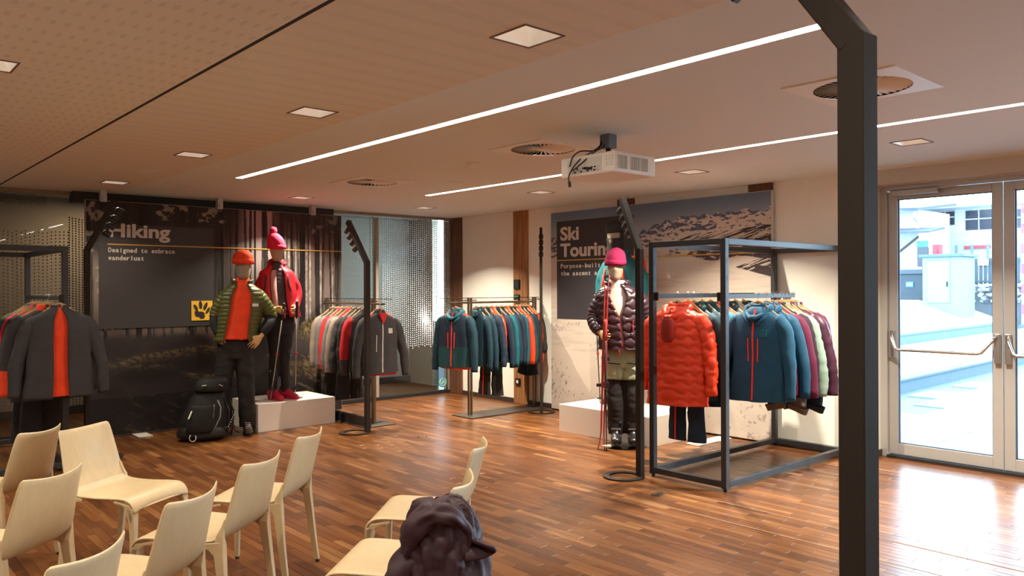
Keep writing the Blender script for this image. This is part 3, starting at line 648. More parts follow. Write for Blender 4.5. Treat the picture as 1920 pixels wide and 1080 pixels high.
def text(body, parent, name, T, cap, width=None, m=None, mono=None, bold=0.0, ext=.0015):
    # T: matrix whose local x runs along the line, y up the letters
    def one(ch):
        cu = bpy.data.curves.new('letters', 'FONT'); cu.body = ch; cu.size = cap/.70; cu.extrude = ext; cu.offset = bold; cu.resolution_u = 4
        o = bpy.data.objects.new('letters', cu); link(o); me = evaluated(o); bpy.data.objects.remove(o); return me
    V = []; F = []
    def push(me, dx, sx):
        b = len(V); V.extend([(v.co.x*sx+dx, v.co.y, v.co.z) for v in me.vertices]); F.extend([tuple(b+i for i in p.vertices) for p in me.polygons])
    if mono:
        for i, ch in enumerate(body):
            if ch == ' ': continue
            me = one(ch); xs = [v.co.x for v in me.vertices]; w = max(xs)-min(xs); sx = min(1.25, mono*.82/w) if ch not in "il-t.," else 1.0
            push(me, i*mono+mono/2-(min(xs)+max(xs))/2*sx, sx)
    else:
        me = one(body); xs = [v.co.x for v in me.vertices]; sx = width/(max(xs)-min(xs)) if width else 1; push(me, -min(xs)*sx, sx)
    me = bpy.data.meshes.new(name); me.from_pydata([T @ Vector(v) for v in V], [], F); me.materials.append(m); o = bpy.data.objects.new(name, me); return link(o, parent)
M_print = attr_mat('print_ink', .6)
M_box = mat('print_charcoal', (.032,.030,.036), .6); M_box2 = mat('print_charcoal_warm', (.034,.030,.030), .6)
M_txt = mat('print_cream', (.62,.56,.50), .6); M_line = mat('print_ochre', (.55,.32,.06), .6); M_yel = mat('badge_yellow', (.80,.46,.04), .5); M_ink = mat('badge_black', (.015,.013,.012), .6)
# hiking panel on the plane y = 8.74
t = empty('hiking_display_panel', (0, 0, 0), 0, 'large dark forest mural panel with the word Hiking', 'display panel')
MB().box(2.07, 4.935, 8.745, 8.785, .015, 2.405).build('board', mat('panel_edge', (.32,.30,.28), .5), t)
print_grid('forest_print', (2.075, 8.742, .02), (2.855, 0, 0), (0, 0, 2.38), 560, 470, forest, t, M_print, 1.25)
MB().box(2.19, 3.345, 8.736, 8.741, 1.105, 2.17).build('text_box', M_box2, t)
MB().box(2.27, 4.925, 8.732, 8.7355, 1.958, 1.970).build('ochre_line', M_line, t)
HT = lambda x, z: Matrix(((1,0,0,x),(0,0,-1,8.734),(0,1,0,z),(0,0,0,1)))
text('Hiking', t, 'headline', HT(2.285, 2.045), .132, .60, M_txt, bold=.006)
text('Designed to embrace', t, 'subline', HT(2.275, 1.885), .046, m=M_txt, mono=.0347, bold=.0012)
text('wanderlust', t, 'subline', HT(2.275, 1.805), .046, m=M_txt, mono=.0347, bold=.0012)
bd = MB().box(3.103, 3.33, 8.729, 8.736, 1.165, 1.378).build('badge', M_yel, t)
def paw(parent, c, s, m, yv):
    b = MB()
    def blob(cx, cz, rx, rz, rot, n=14, pt=1.0):
        P = []
        for k in range(n):
            a = 2*PI*k/n; u = rx*math.cos(a); w = rz*math.sin(a); w = w*(pt if w > 0 else 1)
            P.append((c[0]+s*(cx+u*math.cos(rot)-w*math.sin(rot)), c[1]+s*(cz+u*math.sin(rot)+w*math.cos(rot))))
        yo = len(b.v)*.00001; b.prism(P, 1, yv-.003-yo, yv)
    blob(-.12, -.17, .20, .11, .15); blob(-.02, -.25, .12, .12, -.3); blob(-.24, -.10, .09, .10, .4)
    blob(-.28, .10, .06, .13, .5, pt=1.3); blob(-.08, .21, .065, .15, .1, pt=1.3); blob(.12, .15, .065, .15, -.35, pt=1.3); blob(.22, -.03, .055, .13, -.5, pt=1.3)
    b.build('paw_mark', m, parent)
paw(bd, (3.222, 1.276), .255, M_ink, 8.729)
for x in (2.235, 3.42, 4.55):
    tag(MB().box(x-.03, x+.03, 8.72, 8.79, 2.39, 2.508).box(x-.015, x+.015, 8.70, 8.72, 2.40, 2.44).build('ceiling_bracket', M_alu, bevel=.003), {2.235:'left metal bracket holding the hiking panel to the ceiling', 3.42:'middle metal bracket above the hiking panel', 4.55:'right metal bracket above the hiking panel'}[x], 'bracket')
tag(MB().box(2.50, 2.64, 8.52, 8.74, 0.001, .012).build('foot_plate', M_white2, bevel=.002), 'white foot plate on the floor under the hiking panel', 'foot plate')
# ski panel on the plane x = 6.93
t = empty('ski_display_panel', (0, 0, 0), 0, 'large snowy mountain mural panel with the words Ski Touring', 'display panel')
MB().box(6.885, 6.922, 4.03, 7.04, .015, 2.43).build('board', mat('panel_side_white', (.60,.62,.66), .5), t)
print_grid('mountain_print', (6.882, 7.035, .02), (0, -3.0, 0), (0, 0, 2.405), 620, 500, alps, t, M_print, 1.05)
MB().box(6.877, 6.881, 5.72, 6.93, 1.13, 2.315).build('text_box', M_box, t)
MB().box(6.873, 6.8765, 4.04, 6.925, 1.832, 1.845).build('ochre_line', M_line, t)
ST = lambda y, z: Matrix(((0,0,-1,6.875),(-1,0,0,y),(0,1,0,z),(0,0,0,1)))
text('Ski', t, 'headline', ST(6.865, 2.085), .155, .31, M_txt, bold=.007)
text('Touring', t, 'headline', ST(6.865, 1.885), .155, .86, M_txt, bold=.007)
text('Purpose-built to', t, 'subline', ST(6.865, 1.745), .052, m=M_txt, mono=.0505, bold=.0014)
text('the ascent and th', t, 'subline', ST(6.865, 1.655), .052, m=M_txt, mono=.0505, bold=.0014)
tag(MB().box(6.3, 6.84, 4.45, 4.6, .001, .012).build('foot_plate', M_white2, bevel=.002), 'white foot plate on the floor under the ski panel', 'foot plate')

# ------------------------------------------------------------------ chairs
def make_chair():
    t = empty('stacking_chair')
    prof = [(.285,.76),(.268,.70),(.250,.63),(.233,.56),(.220,.50),(.208,.465),(.188,.440),(.155,.428),(.08,.424),(0,.424),(-.08,.428),(-.145,.430),(-.180,.424),(-.205,.405),(-.217,.375),(-.219,.352)]
    hw = [.178,.183,.190,.197,.203,.206,.208,.210,.211,.212,.213,.214,.214,.214,.213,.212]
    cv = [.046,.045,.044,.040,.032,.020,.010,.006,.004,.003,.002,0,0,0,0,0]
    C = 15; P = np.zeros((len(prof), C, 3))
    for i, (y, z) in enumerate(prof):
        for k in range(C):
            u = -1+2*k/(C-1); b = cv[i]*(1-u*u)
            P[i, k] = (u*hw[i], y+b if i < 6 else y+b*.3, z-(b if i > 5 else 0)*1.2 + (.0 if i else -.016*(1-u*u)))
    # arch of the front apron
    for k in range(C):
        u = -1+2*k/(C-1); P[-1, k, 2] = .352+.030*(1-u**4)
    MB().grid(P[:7]).build('backrest', M_chair, t, smooth=True, solid=.012, sub=1)
    MB().grid(P[5:]).build('seat', M_chair, t, smooth=True, solid=.013, sub=1)
    for s in (-1, 1):
        # front leg: wide at the shoulder, tapering to the foot, with the rounded gusset under the seat
        b = MB(); x1 = s*.213; q = []
        pts = [(-.207,.385,.030),(-.211,.355,.034),(-.217,.30,.026),(-.218,.15,.022),(-.219,.012,.018)]
        Pg = []
        for (y, z, w) in pts:
            Pg.append([(x1, y-.006, z), (x1-s*w*1.25, y-.006, z), (x1-s*w*1.25, y+w, z), (x1, y+w, z)])
        b.grid(np.array(Pg), closed_u=True, cap0=True, cap1=True)
        b.build('leg', M_chair, t, bevel=.004)
        b = MB(); b.prism([(-.10,.420),(-.10,.405),(-.150,.398),(-.180,.375),(-.192,.33),(-.205,.30),(-.216,.34),(-.210,.372),(-.193,.402)], 0, x1-s*.016, x1)
        b.build('gusset', M_chair, t, bevel=.003)
        b = MB(); Pg = []
        for (y, z, w, xo) in ((.222,.525,.004,.1975),(.217,.49,.012,.2005),(.210,.455,.026,.204),(.210,.41,.034,.207),(.212,.37,.035,.209),(.222,.25,.028,.213),(.236,.12,.023,.214),(.25,.012,.018,.215)):
            e_ = .003 if z > .48 else .009; Pg.append([(s*(xo+.003), y+e_, z), (s*(xo-.012 if z > .43 else xo-w*.9), y+e_, z), (s*(xo-.012 if z > .43 else xo-w*.9), y-w, z), (s*(xo+.003), y-w, z)])
        b.grid(np.array(Pg), closed_u=True, cap0=True, cap1=True); b.build('leg', M_chair, t, bevel=.004)
        MB().prism([(.205,.43),(.10,.418),(.10,.402),(.150,.396),(.175,.372),(.185,.33),(.205,.33)], 0, s*.211-s*.016, s*.211).build('gusset', M_chair, t, bevel=.003)
        for (x, y) in ((x1-s*.012, -.212), (s*.206, .250)): MB().tube([(x,y,.0),(x,y,.013)], .011, 10).build('glide', M_black, t)
    return t
ch0 = make_chair()
# back-top centre positions, heading of the back edge
CH_ = [((1.969, 3.831), 41.8, 'cream plywood chair at the far right end of the rows, beside the empty floor'),
      ((1.514, 3.401), 38, 'cream plywood chair second from the right end of its row'),
      ((1.0645, 2.9915), 40, 'cream plywood chair third from the right end, middle foreground'),
      ((.608, 2.546), 41.7, 'nearest cream plywood chair, only its curved back top in view'),
      ((.755, 3.7175), 39.4, 'cream plywood chair at the left picture edge, back turned to the camera'),
      ((.9395, 4.9255), 44, 'far left cream plywood chair half behind the turned-round chair'),
      ((2.4365, 3.0065), 43, 'cream plywood chair right of the gap, standing behind the coat chair'),
      ((1.932, 2.49), 41.1, 'cream plywood chair carrying the dark padded coat')]
def put_chair(c, p, deg, label):
    a = math.radians(deg); c.location = (p[0]-.285*math.sin(a), p[1]+.285*math.cos(a), 0)   # back lies .285 behind the origin; faces +90deg of the edge
    c.rotation_euler = (0, 0, a+PI); tag(c, label, 'chair', 'cream plywood stacking chairs')
for i, (p, d, l) in enumerate(CH_): put_chair(ch0 if i == 0 else copy_tree(ch0), p, d, l)
# the turned chair: faces the other way
c = copy_tree(ch0); a = math.radians(33); c.location = (1.135+.285*math.sin(a), 4.83-.285*math.cos(a), 0); c.rotation_euler = (0, 0, a); tag(c, 'cream plywood chair turned round to face the other way, seat visible', 'chair', 'cream plywood stacking chairs')
bpy.context.view_layer.update()

# ------------------------------------------------------------------ garments
def catmull(P, n):
    P = np.array(P, float); Q = np.vstack([2*P[0]-P[1], P, 2*P[-1]-P[-2]]); out = []
    seg = len(P)-1
    for t in np.linspace(0, seg, n):
        i = min(int(t), seg-1); u = t-i; a, b, c, d = Q[i:i+4]
        out.append(.5*((2*b)+(-a+c)*u+(2*a-5*b+4*c-d)*u*u+(-a+3*b-3*c+d)*u**3))
    return np.array(out)
def quilt(kind, s, z, n=None):
    # relief over the surface: s = length round, z = length down
    if kind == 'baffle':
        h = .042; return .010*np.abs(np.sin(PI*z/h))**.55-.004
    if kind == 'wave':
        h = .072; c = .125; k = np.floor(z/h+100)-100; A = .020
        f = lambda kk: kk*h + A*np.where(np.mod(kk, 2) < 1, 1, -1)*np.cos(2*PI*s/c)
        lo = f(k); hi = f(k+1); k = np.where(z < lo, k-1, np.where(z > hi, k+1, k)); lo = f(k); hi = f(k+1)
        t = np.clip((z-lo)/(hi-lo), 0, 1); return .019*np.clip(4*t*(1-t), 0, 1)**.45-.009
    return 0.0*z
def wrinkle(P, seed, amp, sx=14., sz=5.):
    out = np.zeros(P.shape[:2])
    for i in range(P.shape[0]):
        for k in range(P.shape[1]):
            p = P[i, k]; out[i, k] = noise.noise(Vector((p[0]*sx+seed*7.3, p[1]*sx, p[2]*sz+seed)))
    return out*amp
def shell(rings, n=28, rows=30, gap=None, kind=None, seed=0, amp=.006, hem=None, p=2.3, drape=0.0):
    """rings: (z, a, b, cx, cy) from top to bottom; gap(z)-> half-angle of the front opening (front is -y)."""
    R = catmull([r for r in rings], 300); dd = np.r_[0, np.cumsum(np.hypot(np.diff(R[:, 0]), np.diff(R[:, 1])))]; q_ = np.linspace(0, dd[-1], rows)
    R = np.stack([np.interp(q_, dd, R[:, j]) for j in range(5)], 1); P = np.zeros((rows, n, 3)); S = np.zeros((rows, n)); arc = 0
    for i, (z, a, b, cx, cy) in enumerate(R):
        g = gap(z) if gap else 0
        t = (np.linspace(0, 1, n) if gap else np.arange(n)/n); th = -PI/2+g+t*(2*PI-2*g)
        c, s_ = np.cos(th), np.sin(th); q = 2/p
        x = a*np.sign(c)*np.abs(c)**q; y = b*np.sign(s_)*np.abs(s_)**q
        P[i, :, 0] = x+cx; P[i, :, 1] = y+cy; P[i, :, 2] = z; S[i] = (th+PI/2)*(a+b)*.62
    L = -P[:, :, 2]; dsp = quilt(kind, S, L)+wrinkle(P, seed, amp)
    if drape:
        f_ = np.clip((R[0, 0]-.12-R[:, 0])/.5, 0, 1)[:, None]; th_ = S/np.maximum(.2, .62*(R[:, 1]+R[:, 2]))[:, None]
        dsp = dsp+drape*f_*(np.cos(5*th_+seed)+.6*np.cos(9*th_+2*seed+L*6))
    cen = np.zeros_like(P); cen[:, :, 0] = R[:, 3][:, None]; cen[:, :, 1] = R[:, 4][:, None]; cen[:, :, 2] = P[:, :, 2]
    N = P-cen; N /= np.maximum(np.linalg.norm(N, axis=2, keepdims=True), 1e-6); fade = np.clip((np.arange(rows)/4.)[:, None], .2, 1)
    P = P+N*(dsp*fade)[..., None]
    if hem is not None: P[-1, :, 2] += hem*np.sin(np.linspace(0, 2*PI, n))
    return P
def limb(pts, rad, n=14, rows=22, kind=None, seed=0, amp=.005, flat=1.0, ref=(0,1,0)):
    C = catmull(pts, 160); Rr = catmull([(r, r, r) for r in rad], 160)[:, 0]; dd = np.r_[0, np.cumsum(np.linalg.norm(np.diff(C, axis=0), axis=1))]; q_ = np.linspace(0, dd[-1], rows)
    C = np.stack([np.interp(q_, dd, C[:, j]) for j in range(3)], 1); Rr = np.interp(q_, dd, Rr); P = np.zeros((rows, n, 3)); s = 0
    for i in range(rows):
        d = Vector(C[min(i+1, rows-1)]-C[max(i-1, 0)]).normalized(); r = Vector(ref); a = (r-d*r.dot(d)).normalized(); b = d.cross(a)
        if i: s += np.linalg.norm(C[i]-C[i-1])
        for k in range(n):
            th = 2*PI*k/n; ds = quilt(kind, th*Rr[i]*1.0, np.array(s)) if kind else 0
            rr = Rr[i]+(float(ds)*.85 if kind and 1 < i < rows-1 else 0)
            wv = amp*noise.noise(Vector((C[i][0]*9+seed, th*1.5, s*11+seed*3)))
            v = Vector(C[i])+a*(math.cos(th)*(rr*flat+wv))+b*(math.sin(th)*(rr+wv)); P[i, k] = v
    return P
CLOTH = {}
PAL = dict(black=(.022,.020,.021), charcoal=(.040,.037,.040), grey=(.16,.145,.135), taupe=(.24,.19,.155), beige=(.42,.36,.29), red=(.60,.020,.030), crimson=(.42,.015,.022), orange=(.86,.065,.018),
           vermilion=(.80,.055,.016), navy=(.014,.030,.055), petrol=(.010,.038,.058), teal=(.010,.115,.15), blue=(.014,.080,.155), azure=(.010,.14,.26), dteal=(.012,.060,.065), plum=(.055,.014,.035), wine=(.11,.012,.045), aubergine=(.030,.015,.024),
           sage=(.23,.29,.20), mint=(.24,.36,.30), olive=(.050,.058,.020), moss=(.085,.095,.024), pink=(.62,.05,.16), rose=(.50,.25,.24), cream=(.60,.54,.44), fig=(.035,.016,.022), zipred=(.80,.05,.04), silver=(.5,.47,.44), lime=(.45,.45,.08))
def cl(n, **k):
    key = n
    if key not in CLOTH: CLOTH[key] = fabric(n, PAL[n], **(dict(rough=.45, spec=.5, sheen=.0) if n in ('vermilion','fig','plum') else {}))
    return CLOTH[key]

def hanger_mesh():
    t = empty('clothes_hanger')
    # arched wooden arms, hook of wire, small disc mark
    up = [(-.205,-.176),(-.155,-.152),(-.095,-.108),(-.045,-.068),(0,-.052),(.045,-.068),(.095,-.108),(.155,-.152),(.205,-.176)]
    lo = [(.203,-.192),(.155,-.176),(.09,-.142),(.04,-.118),(0,-.112),(-.04,-.118),(-.09,-.142),(-.155,-.176),(-.203,-.192)]
    MB().prism(up+lo, 1, -.007, .007).build('arms', M_hanger, t, bevel=.003)
    pts = [(0,0,-.060),(0,0,-.030),(.006,0,-.018),(.014,0,-.004),(.012,0,.008),(0,0,.014),(-.012,0,.008),(-.015,0,-.003)]
    MB().tube(pts, .0018, 6).build('hook', M_steel, t)
    b = MB().tube([(0,-.0072,-.080),(0,-.0085,-.080)], .012, 14); b.build('mark', mat('hanger_mark', (.10,.05,.02), .6), t)
    return t
HG0 = hanger_mesh(); HG0.location = (0, 0, -50); HGused = [False]
def hang(loc, rz, label, group):
    h = HG0 if not HGused[0] else copy_tree(HG0); HGused[0] = True
    h.location = loc; h.rotation_euler = (0, 0, rz); return tag(h, label, 'hanger', group)
def jacket(loc, rz, main, label, group, lower=None, split=-.45, sleeve=None, cuff=None, kind=None, hood=False, zipc=None, L=.70, W=1.0, D=.050, pockets=False, seed=0, badge=None, open_=None, lining=None, front=False, cat='jacket', name='jacket', collar=None, ztop=-.108, drop=0, stripe=None, sleeves=True, vneck=None):
    t = empty(name, loc, rz, label, cat, group); z0 = ztop
    n = (84 if kind else 40) if front else 22; rows = (96 if kind else 36) if front else (40 if kind else 20)
    rings = [(z0+.006, .052*W, .034, 0, .004), (z0-.012, .085*W, .044, 0, .004), (z0-.040, .140*W, D*.92, 0, .002), (z0-.075, .192*W, D*1.02, 0, 0), (z0-.125, .216*W, D*1.15, 0, 0), (z0-.24, .218*W, D*1.28, 0, 0), (z0-.42, .220*W, D*1.25, 0, 0), (z0-L, .232*W, D*1.3, 0, 0)]
    gp = (lambda z: open_) if open_ else None
    P = shell(rings, n, rows, gp, kind, seed, .010 if front else .006, hem=.012, drape=(.006 if kind else .011) if front else .005)
    mats = [cl(main), cl(lower or main)]
    pick = (lambda i, k: 1 if (P[i, 0 if not open_ else n//2, 2] < split) else 0) if lower else 0
    MB().grid(P, closed_u=not open_, cap0=not open_, mi=pick).build('body', mats, t, smooth=True, solid=(-.010 if open_ else 0))
    for s in ((-1, 1) if sleeves else ()):
        sw = RN.uniform(-.02, .03)
        pts = [(s*.155*W, 0, z0-.085), (s*.208*W, .0, z0-.145), (s*(.250+sw*.4)*W, -.004, z0-.30), (s*(.276+sw)*W, -.014, z0-.48), (s*(.288+sw)*W, -.026, z0-.66*min(1.06, L/.62))]
        S = limb(pts, (.050, .064, .056, .050, .040), (28 if kind else 14) if front else 10, (56 if kind else 26) if front else (26 if kind else 12), kind, seed+s, .010, flat=.80 if front else .62)
        mid = len(S)
        pk = (lambda i, k, m_=mid: 1 if (i > m_*.62 and cuff) else 0)
        o = MB().grid(S, closed_u=True, cap0=True, cap1=True, mi=pk).build('sleeve', [cl(sleeve or main), cl(cuff or sleeve or main)], t, smooth=True)
    c_ = collar or main
    if hood:
        b = MB(); H = []
        for i, (zz, yy, rx, ry) in enumerate(((z0+.035, .012, .055, .030), (z0+.030, .020, .082, .045), (z0+.0, .030, .100, .055), (z0-.05, .050, .098, .048), (z0-.11, .062, .075, .034), (z0-.15, .066, .030, .016))):
            H.append([(math.cos(2*PI*k/16)*rx*W, yy+math.sin(2*PI*k/16)*ry, zz+.010*math.cos(4*PI*k/16)) for k in range(16)])
        b.grid(np.array(H), closed_u=True, cap0=True, cap1=True).build('hood', cl(c_), t, smooth=True, sub=1)
        HR = [(math.cos(a)*(.058+.052*(1+math.sin(a))/2+.012)*W, -.012+math.sin(a)*(.055+D*.25), z0+.010-.095*((1-math.sin(a))/2)**1.6) for a in [2*PI*k/28 for k in range(28)]]
        rr_ = [.022+.008*math.sin(3*a+seed)+.004*math.sin(7*a) for a in [2*PI*k/28 for k in range(28)]]
        MB().tube(HR, rr_, 10, closed=True).build('hood_rim', cl(c_), t, smooth=True, sub=1 if front else 0)
        if front:
            for s in (-1, 1): MB().tube([(s*.115*W, .02, z0-.045), (s*.105*W, -.035, z0-.060), (s*.060*W, -D*1.05, z0-.100), (s*.018, -D*1.25, z0-.150)], [.020,.026,.022,.010], 10, flat=.8).build('hood_fold', cl(c_), t, smooth=True, sub=1)
    else:
        CR = []
        for zz, rr in ((z0-.012, .082), (z0+.012, .070), (z0+.034, .064), (z0+.036, .056), (z0+.0, .052)):
            CR.append([(math.sin(a)*rr*W, .004-math.cos(a)*rr*.55, zz-(.012 if abs(a) < .5 else 0)) for a in np.linspace(.25, 2*PI-.25, 18)])
        MB().grid(np.array(CR)).build('collar', cl(c_), t, smooth=True)
    def strip(x0_, x1_, za, zb, w, m, nm, lift=.003):
        b = MB(); m_ = 14; V = []
        for i in range(m_+1):
            f = i/m_; z = za+(zb-za)*f; x = x0_+(x1_-x0_)*f
            r = int(np.argmin(np.abs(P[:, 0, 2]-z))); row = P[r]; k = int(np.argmin(np.hypot(row[:, 0]-x, (row[:, 1]+.06)*.5)+ (row[:, 1] > 0)*9)); y = row[k, 1]-lift
            V.append((x-w/2, y, z)); V.append((x+w/2, y, z))
        b.add(V, [(2*i, 2*i+1, 2*i+3, 2*i+2) for i in range(m_)]); return b.build(nm, m, t, solid=.003)
    if zipc and not open_: strip(0, 0, z0-.01, z0-L+.015, .014 if front else .010, cl(zipc), 'zip')
    if front and pockets:
        for x in ((-.045, .045) if pockets == 2 else (-.075,)): strip(x, x-.006, z0-.24, z0-.42, .010, cl(zipc or 'silver'), 'pocket_zip')
    if badge and front: strip(.095, .095, z0-.17, z0-.225, .05, cl(badge), 'badge', .004)
    if stripe and front:
        strip(-.12, .12, z0-.5, z0-.5, .012, cl(stripe), 'stripe')
    if vneck: MB().prism([(-.040,z0+.0),(.048,z0-.01),(.034,z0-.07),(.004,z0-.125),(-.012,z0-.08)], 1, -D*1.12-.012, -D*.9).build('open_neck', cl(vneck), t)
    if lining:
        b = MB(); Pl = shell([(z0+.0, .055*W, .030, 0, .006), (z0-.05, .17*W, D*.8, 0, .006), (z0-.2, .20*W, D, 0, .006), (z0-L-.018, .21*W, D*1.12, 0, .006)], 24, 20, None, None, seed+5, .006)
        b.grid(Pl, closed_u=True, cap0=True).build('lining', cl(lining), t, smooth=True)
    return t
def trousers(loc, rz, main, label, group, stripe=None, L=1.0, low=None, z0=-.22, seed=0):
    t = empty('trousers', loc, rz, label, 'trousers', group)
    for s in (-1, 1):
        pts = [(s*.08, 0, z0), (s*.09, 0, z0-.25), (s*.088, -.01, z0-.6), (s*.10, -.015, z0-L)]
        S = limb(pts, (.078, .086, .076, .092), 14, 22, None, 3+s, .012, flat=.42)
        MB().grid(S, closed_u=True, cap0=True, mi=lambda i, k: 1 if i > 14 else 0).build('trouser_leg', [cl(main), cl(low or main)], t, smooth=True)
    MB().grid(shell([(z0+.05, .16, .04, 0, 0), (z0-.0, .165, .045, 0, 0), (z0-.14, .17, .05, 0, 0)], 20, 6), closed_u=True, cap0=True).build('waistband', cl(main), t, smooth=True)
    if stripe: MB().bar((-.085, -.050, z0-.45), (-.085, -.062, z0-L+.005), .014, .006).build('stripe', cl(stripe), t)
    return t

# ------------------------------------------------------------------ racks
def cube_rack(loc, rz, label, length, depth, group='grey cube frame racks'):
    t = empty('garment_rack', loc, rz, label, 'clothes rack', group); w = .045; H = 1.865
    for x in (0, length):
        for y in (0, depth):
            u = MB().box(x-w/2, x+w/2, y-w/2, y+w/2, .02, H).build('upright', M_rack, t, bevel=.002, seg=1)
            for zz in (.9, 1.30, 1.55, 1.68): MB().box(x-.006, x+.006, y-w/2-.001, y-w/2+.001, zz, zz+.04).build('slot', M_black, u)
            MB().tube([(x,y,0),(x,y,.022)], .014, 10).build('foot', M_black, u)
    for z in (.05, H-w/2):
        for y in (0, depth): MB().box(w/2, length-w/2, y-w/2, y+w/2, z-w/2, z+w/2).build('long_rail', M_rack, t, bevel=.002, seg=1)
        for x in (0, length): MB().box(x-w/2, x+w/2, w/2, depth-w/2, z-w/2, z+w/2).build('cross_rail', M_rack, t, bevel=.002, seg=1)
    return t
def hang_bar(t, y, x0, x1, z=1.435, h=.035):
    MB().box(x0, x1, y-.008, y+.008, z-h/2, z+h/2).build('hanging_bar', M_rack, t, bevel=.002, seg=1)
    MB().box(x0-.006, x0+.008, y-.018, y+.018, z-.035, z+.03).build('bar_bracket', M_graph, t, bevel=.002, seg=1)
ORD = ['frontmost', 'second', 'third', 'fourth', 'fifth', 'sixth', 'seventh', 'eighth', 'ninth', 'tenth', 'eleventh', 'twelfth', 'thirteenth', 'fourteenth', 'fifteenth', 'sixteenth']
ZB = 1.435
# --- ski rack: cube frame, x 5.05..6.90, y 3.34..4.00
rk = cube_rack((5.05, 3.34, 0), 0, 'grey steel cube rack of red and blue jackets in front of the ski panel', 1.83, .665)
hang_bar(rk, .63, .0, 1.42); hang_bar(rk, .045, .0, 1.08)
g = 'jackets on the left bar of the ski rack'
A = -PI/2
BAR = 1.452
def row(items, place, group, what):
    for i, (pos, kw) in enumerate(items):
        loc, rz = place(pos, i); kw = dict(kw); lb = kw.pop('label'); nohang = kw.pop('nohang', False); dx = kw.pop('dz', 0)
        hang(loc, rz, 'wooden hanger holding the %s garment on the %s' % (ORD[i], what), 'wooden hangers on the '+what)
        fn = kw.pop('fn', jacket); fn((loc[0], loc[1], loc[2]+dx), rz, label=lb, group=group, seed=i*1.7+len(what), **kw)
row([(5.33, dict(main='vermilion', kind='wave', hood=True, L=.80, W=1.16, D=.075, zipc=None, label='bright red wave-quilted down jacket with hood and stuff sack, frontmost left of the ski rack', front=True)),
     (5.47, dict(fn=trousers, main='navy', stripe='zipred', L=1.0, low='navy', label='navy ski trousers with a red side stripe hanging below the red down jacket')),
     (5.55, dict(main='petrol', L=.78, W=1.05, hood=True, collar='dteal', label='dark petrol hooded jacket just behind the bright red down jacket')),
     (5.67, dict(main='petrol', L=.84, W=1.08, label='long dark petrol jacket, second behind the red down jacket')),
     (5.79, dict(main='petrol', kind='baffle', sleeve='azure', cuff='blue', L=.74, W=1.06, label='petrol jacket with quilted bright blue sleeves, left bar of the ski rack')),
     (5.91, dict(main='vermilion', kind='baffle', L=.80, W=1.05, label='red horizontally quilted jacket seen beside the near steel upright', collar='vermilion')),
     (6.04, dict(main='petrol', L=.78, hood=True, label='dark petrol jacket with raised collar behind the red quilted jacket', W=1.02)),
     (6.16, dict(main='beige', L=.80, W=1.06, label='beige fleece jacket between two blue jackets on the ski rack')),
     (6.29, dict(main='blue', L=.72, hood=True, collar='petrol', label='blue hooded jacket behind the beige fleece on the ski rack'))],
    lambda x, i: ((x, 3.975, BAR), A+(.06 if i == 0 else RN.uniform(-.08, .08))), g, 'left bar of the ski rack')
# stuff sack on the red jacket
t = empty('stuff_sack', (5.235, 3.995, 1.19), A, 'dark red stuff sack hanging on the front of the red down jacket', 'bag')
MB().grid(shell([(.075, .030, .02, 0, 0), (.055, .052, .034, 0, 0), (.0, .066, .042, 0, 0), (-.08, .066, .042, 0, 0), (-.125, .050, .032, 0, 0), (-.135, .02, .01, 0, 0)], 20, 20, amp=.003), closed_u=True, cap0=True, cap1=True).build('sack', fabric('dark_red_shell', (.30,.022,.016), rough=.5), t, smooth=True)
MB().tube([(.03*math.cos(a), .02*math.sin(a), .075+.004*math.sin(5*a)) for a in [2*PI*k/16 for k in range(16)]], .010, 6, closed=True).build('gathered_neck', cl('vermilion'), t, smooth=True)
MB().tube([(0,0,.08),(.004,.02,.11),(0,.03,.14)], .003, 5).build('cord', M_black, t)
g = 'jackets on the right bar of the ski rack'
row([(5.58, dict(main='blue', hood=True, zipc='zipred', pockets=2, L=.735, W=1.03, D=.06, badge='teal', front=True, label='blue hooded softshell with red zips, front of the right bar of the ski rack')),
     (5.70, dict(main='blue', L=.74, W=1.0, hood=True, label='plain blue hooded jacket directly behind the red-zipped softshell')),
     (5.79, dict(main='wine', L=.70, W=1.05, label='wine red jacket, first of the dark purple group on the ski rack')),
     (5.86, dict(main='aubergine', kind='baffle', L=.72, W=1.07, label='dark aubergine quilted jacket next to the wine red one')),
     (5.92, dict(main='sage', sleeve='mint', kind='baffle', L=.68, W=1.10, collar='sage', label='sage green quilted jacket with mint lower sleeve on the ski rack')),
     (5.975, dict(main='wine', L=.62, W=1.0, label='wine red jacket half hidden between the green and the plum jackets')),
     (6.03, dict(main='plum', kind='baffle', L=.72, W=1.18, label='plum horizontally quilted jacket sticking out far right on the ski rack')),
     (6.08, dict(main='mint', L=.60, W=1.05, label='pale mint jacket behind the plum quilted jacket')),
     (6.125, dict(main='wine', L=.62, W=1.08, label='last wine red jacket at the right end of the ski rack'))],
    lambda x, i: ((x, 3.385, BAR), A+(-.02 if i == 0 else RN.uniform(-.05, .05)+.10)), g, 'right bar of the ski rack')
trousers((5.95, 3.35, BAR), A, 'navy', 'navy trousers with grey lower legs hanging under the purple jackets', 'trousers on the ski rack', L=.58, low='grey', z0=-.32)
trousers((6.12, 3.30, BAR), A, 'grey', 'grey trousers with dark hems at the far end of the ski rack', 'trousers on the ski rack', L=.58, low='navy', z0=-.32)

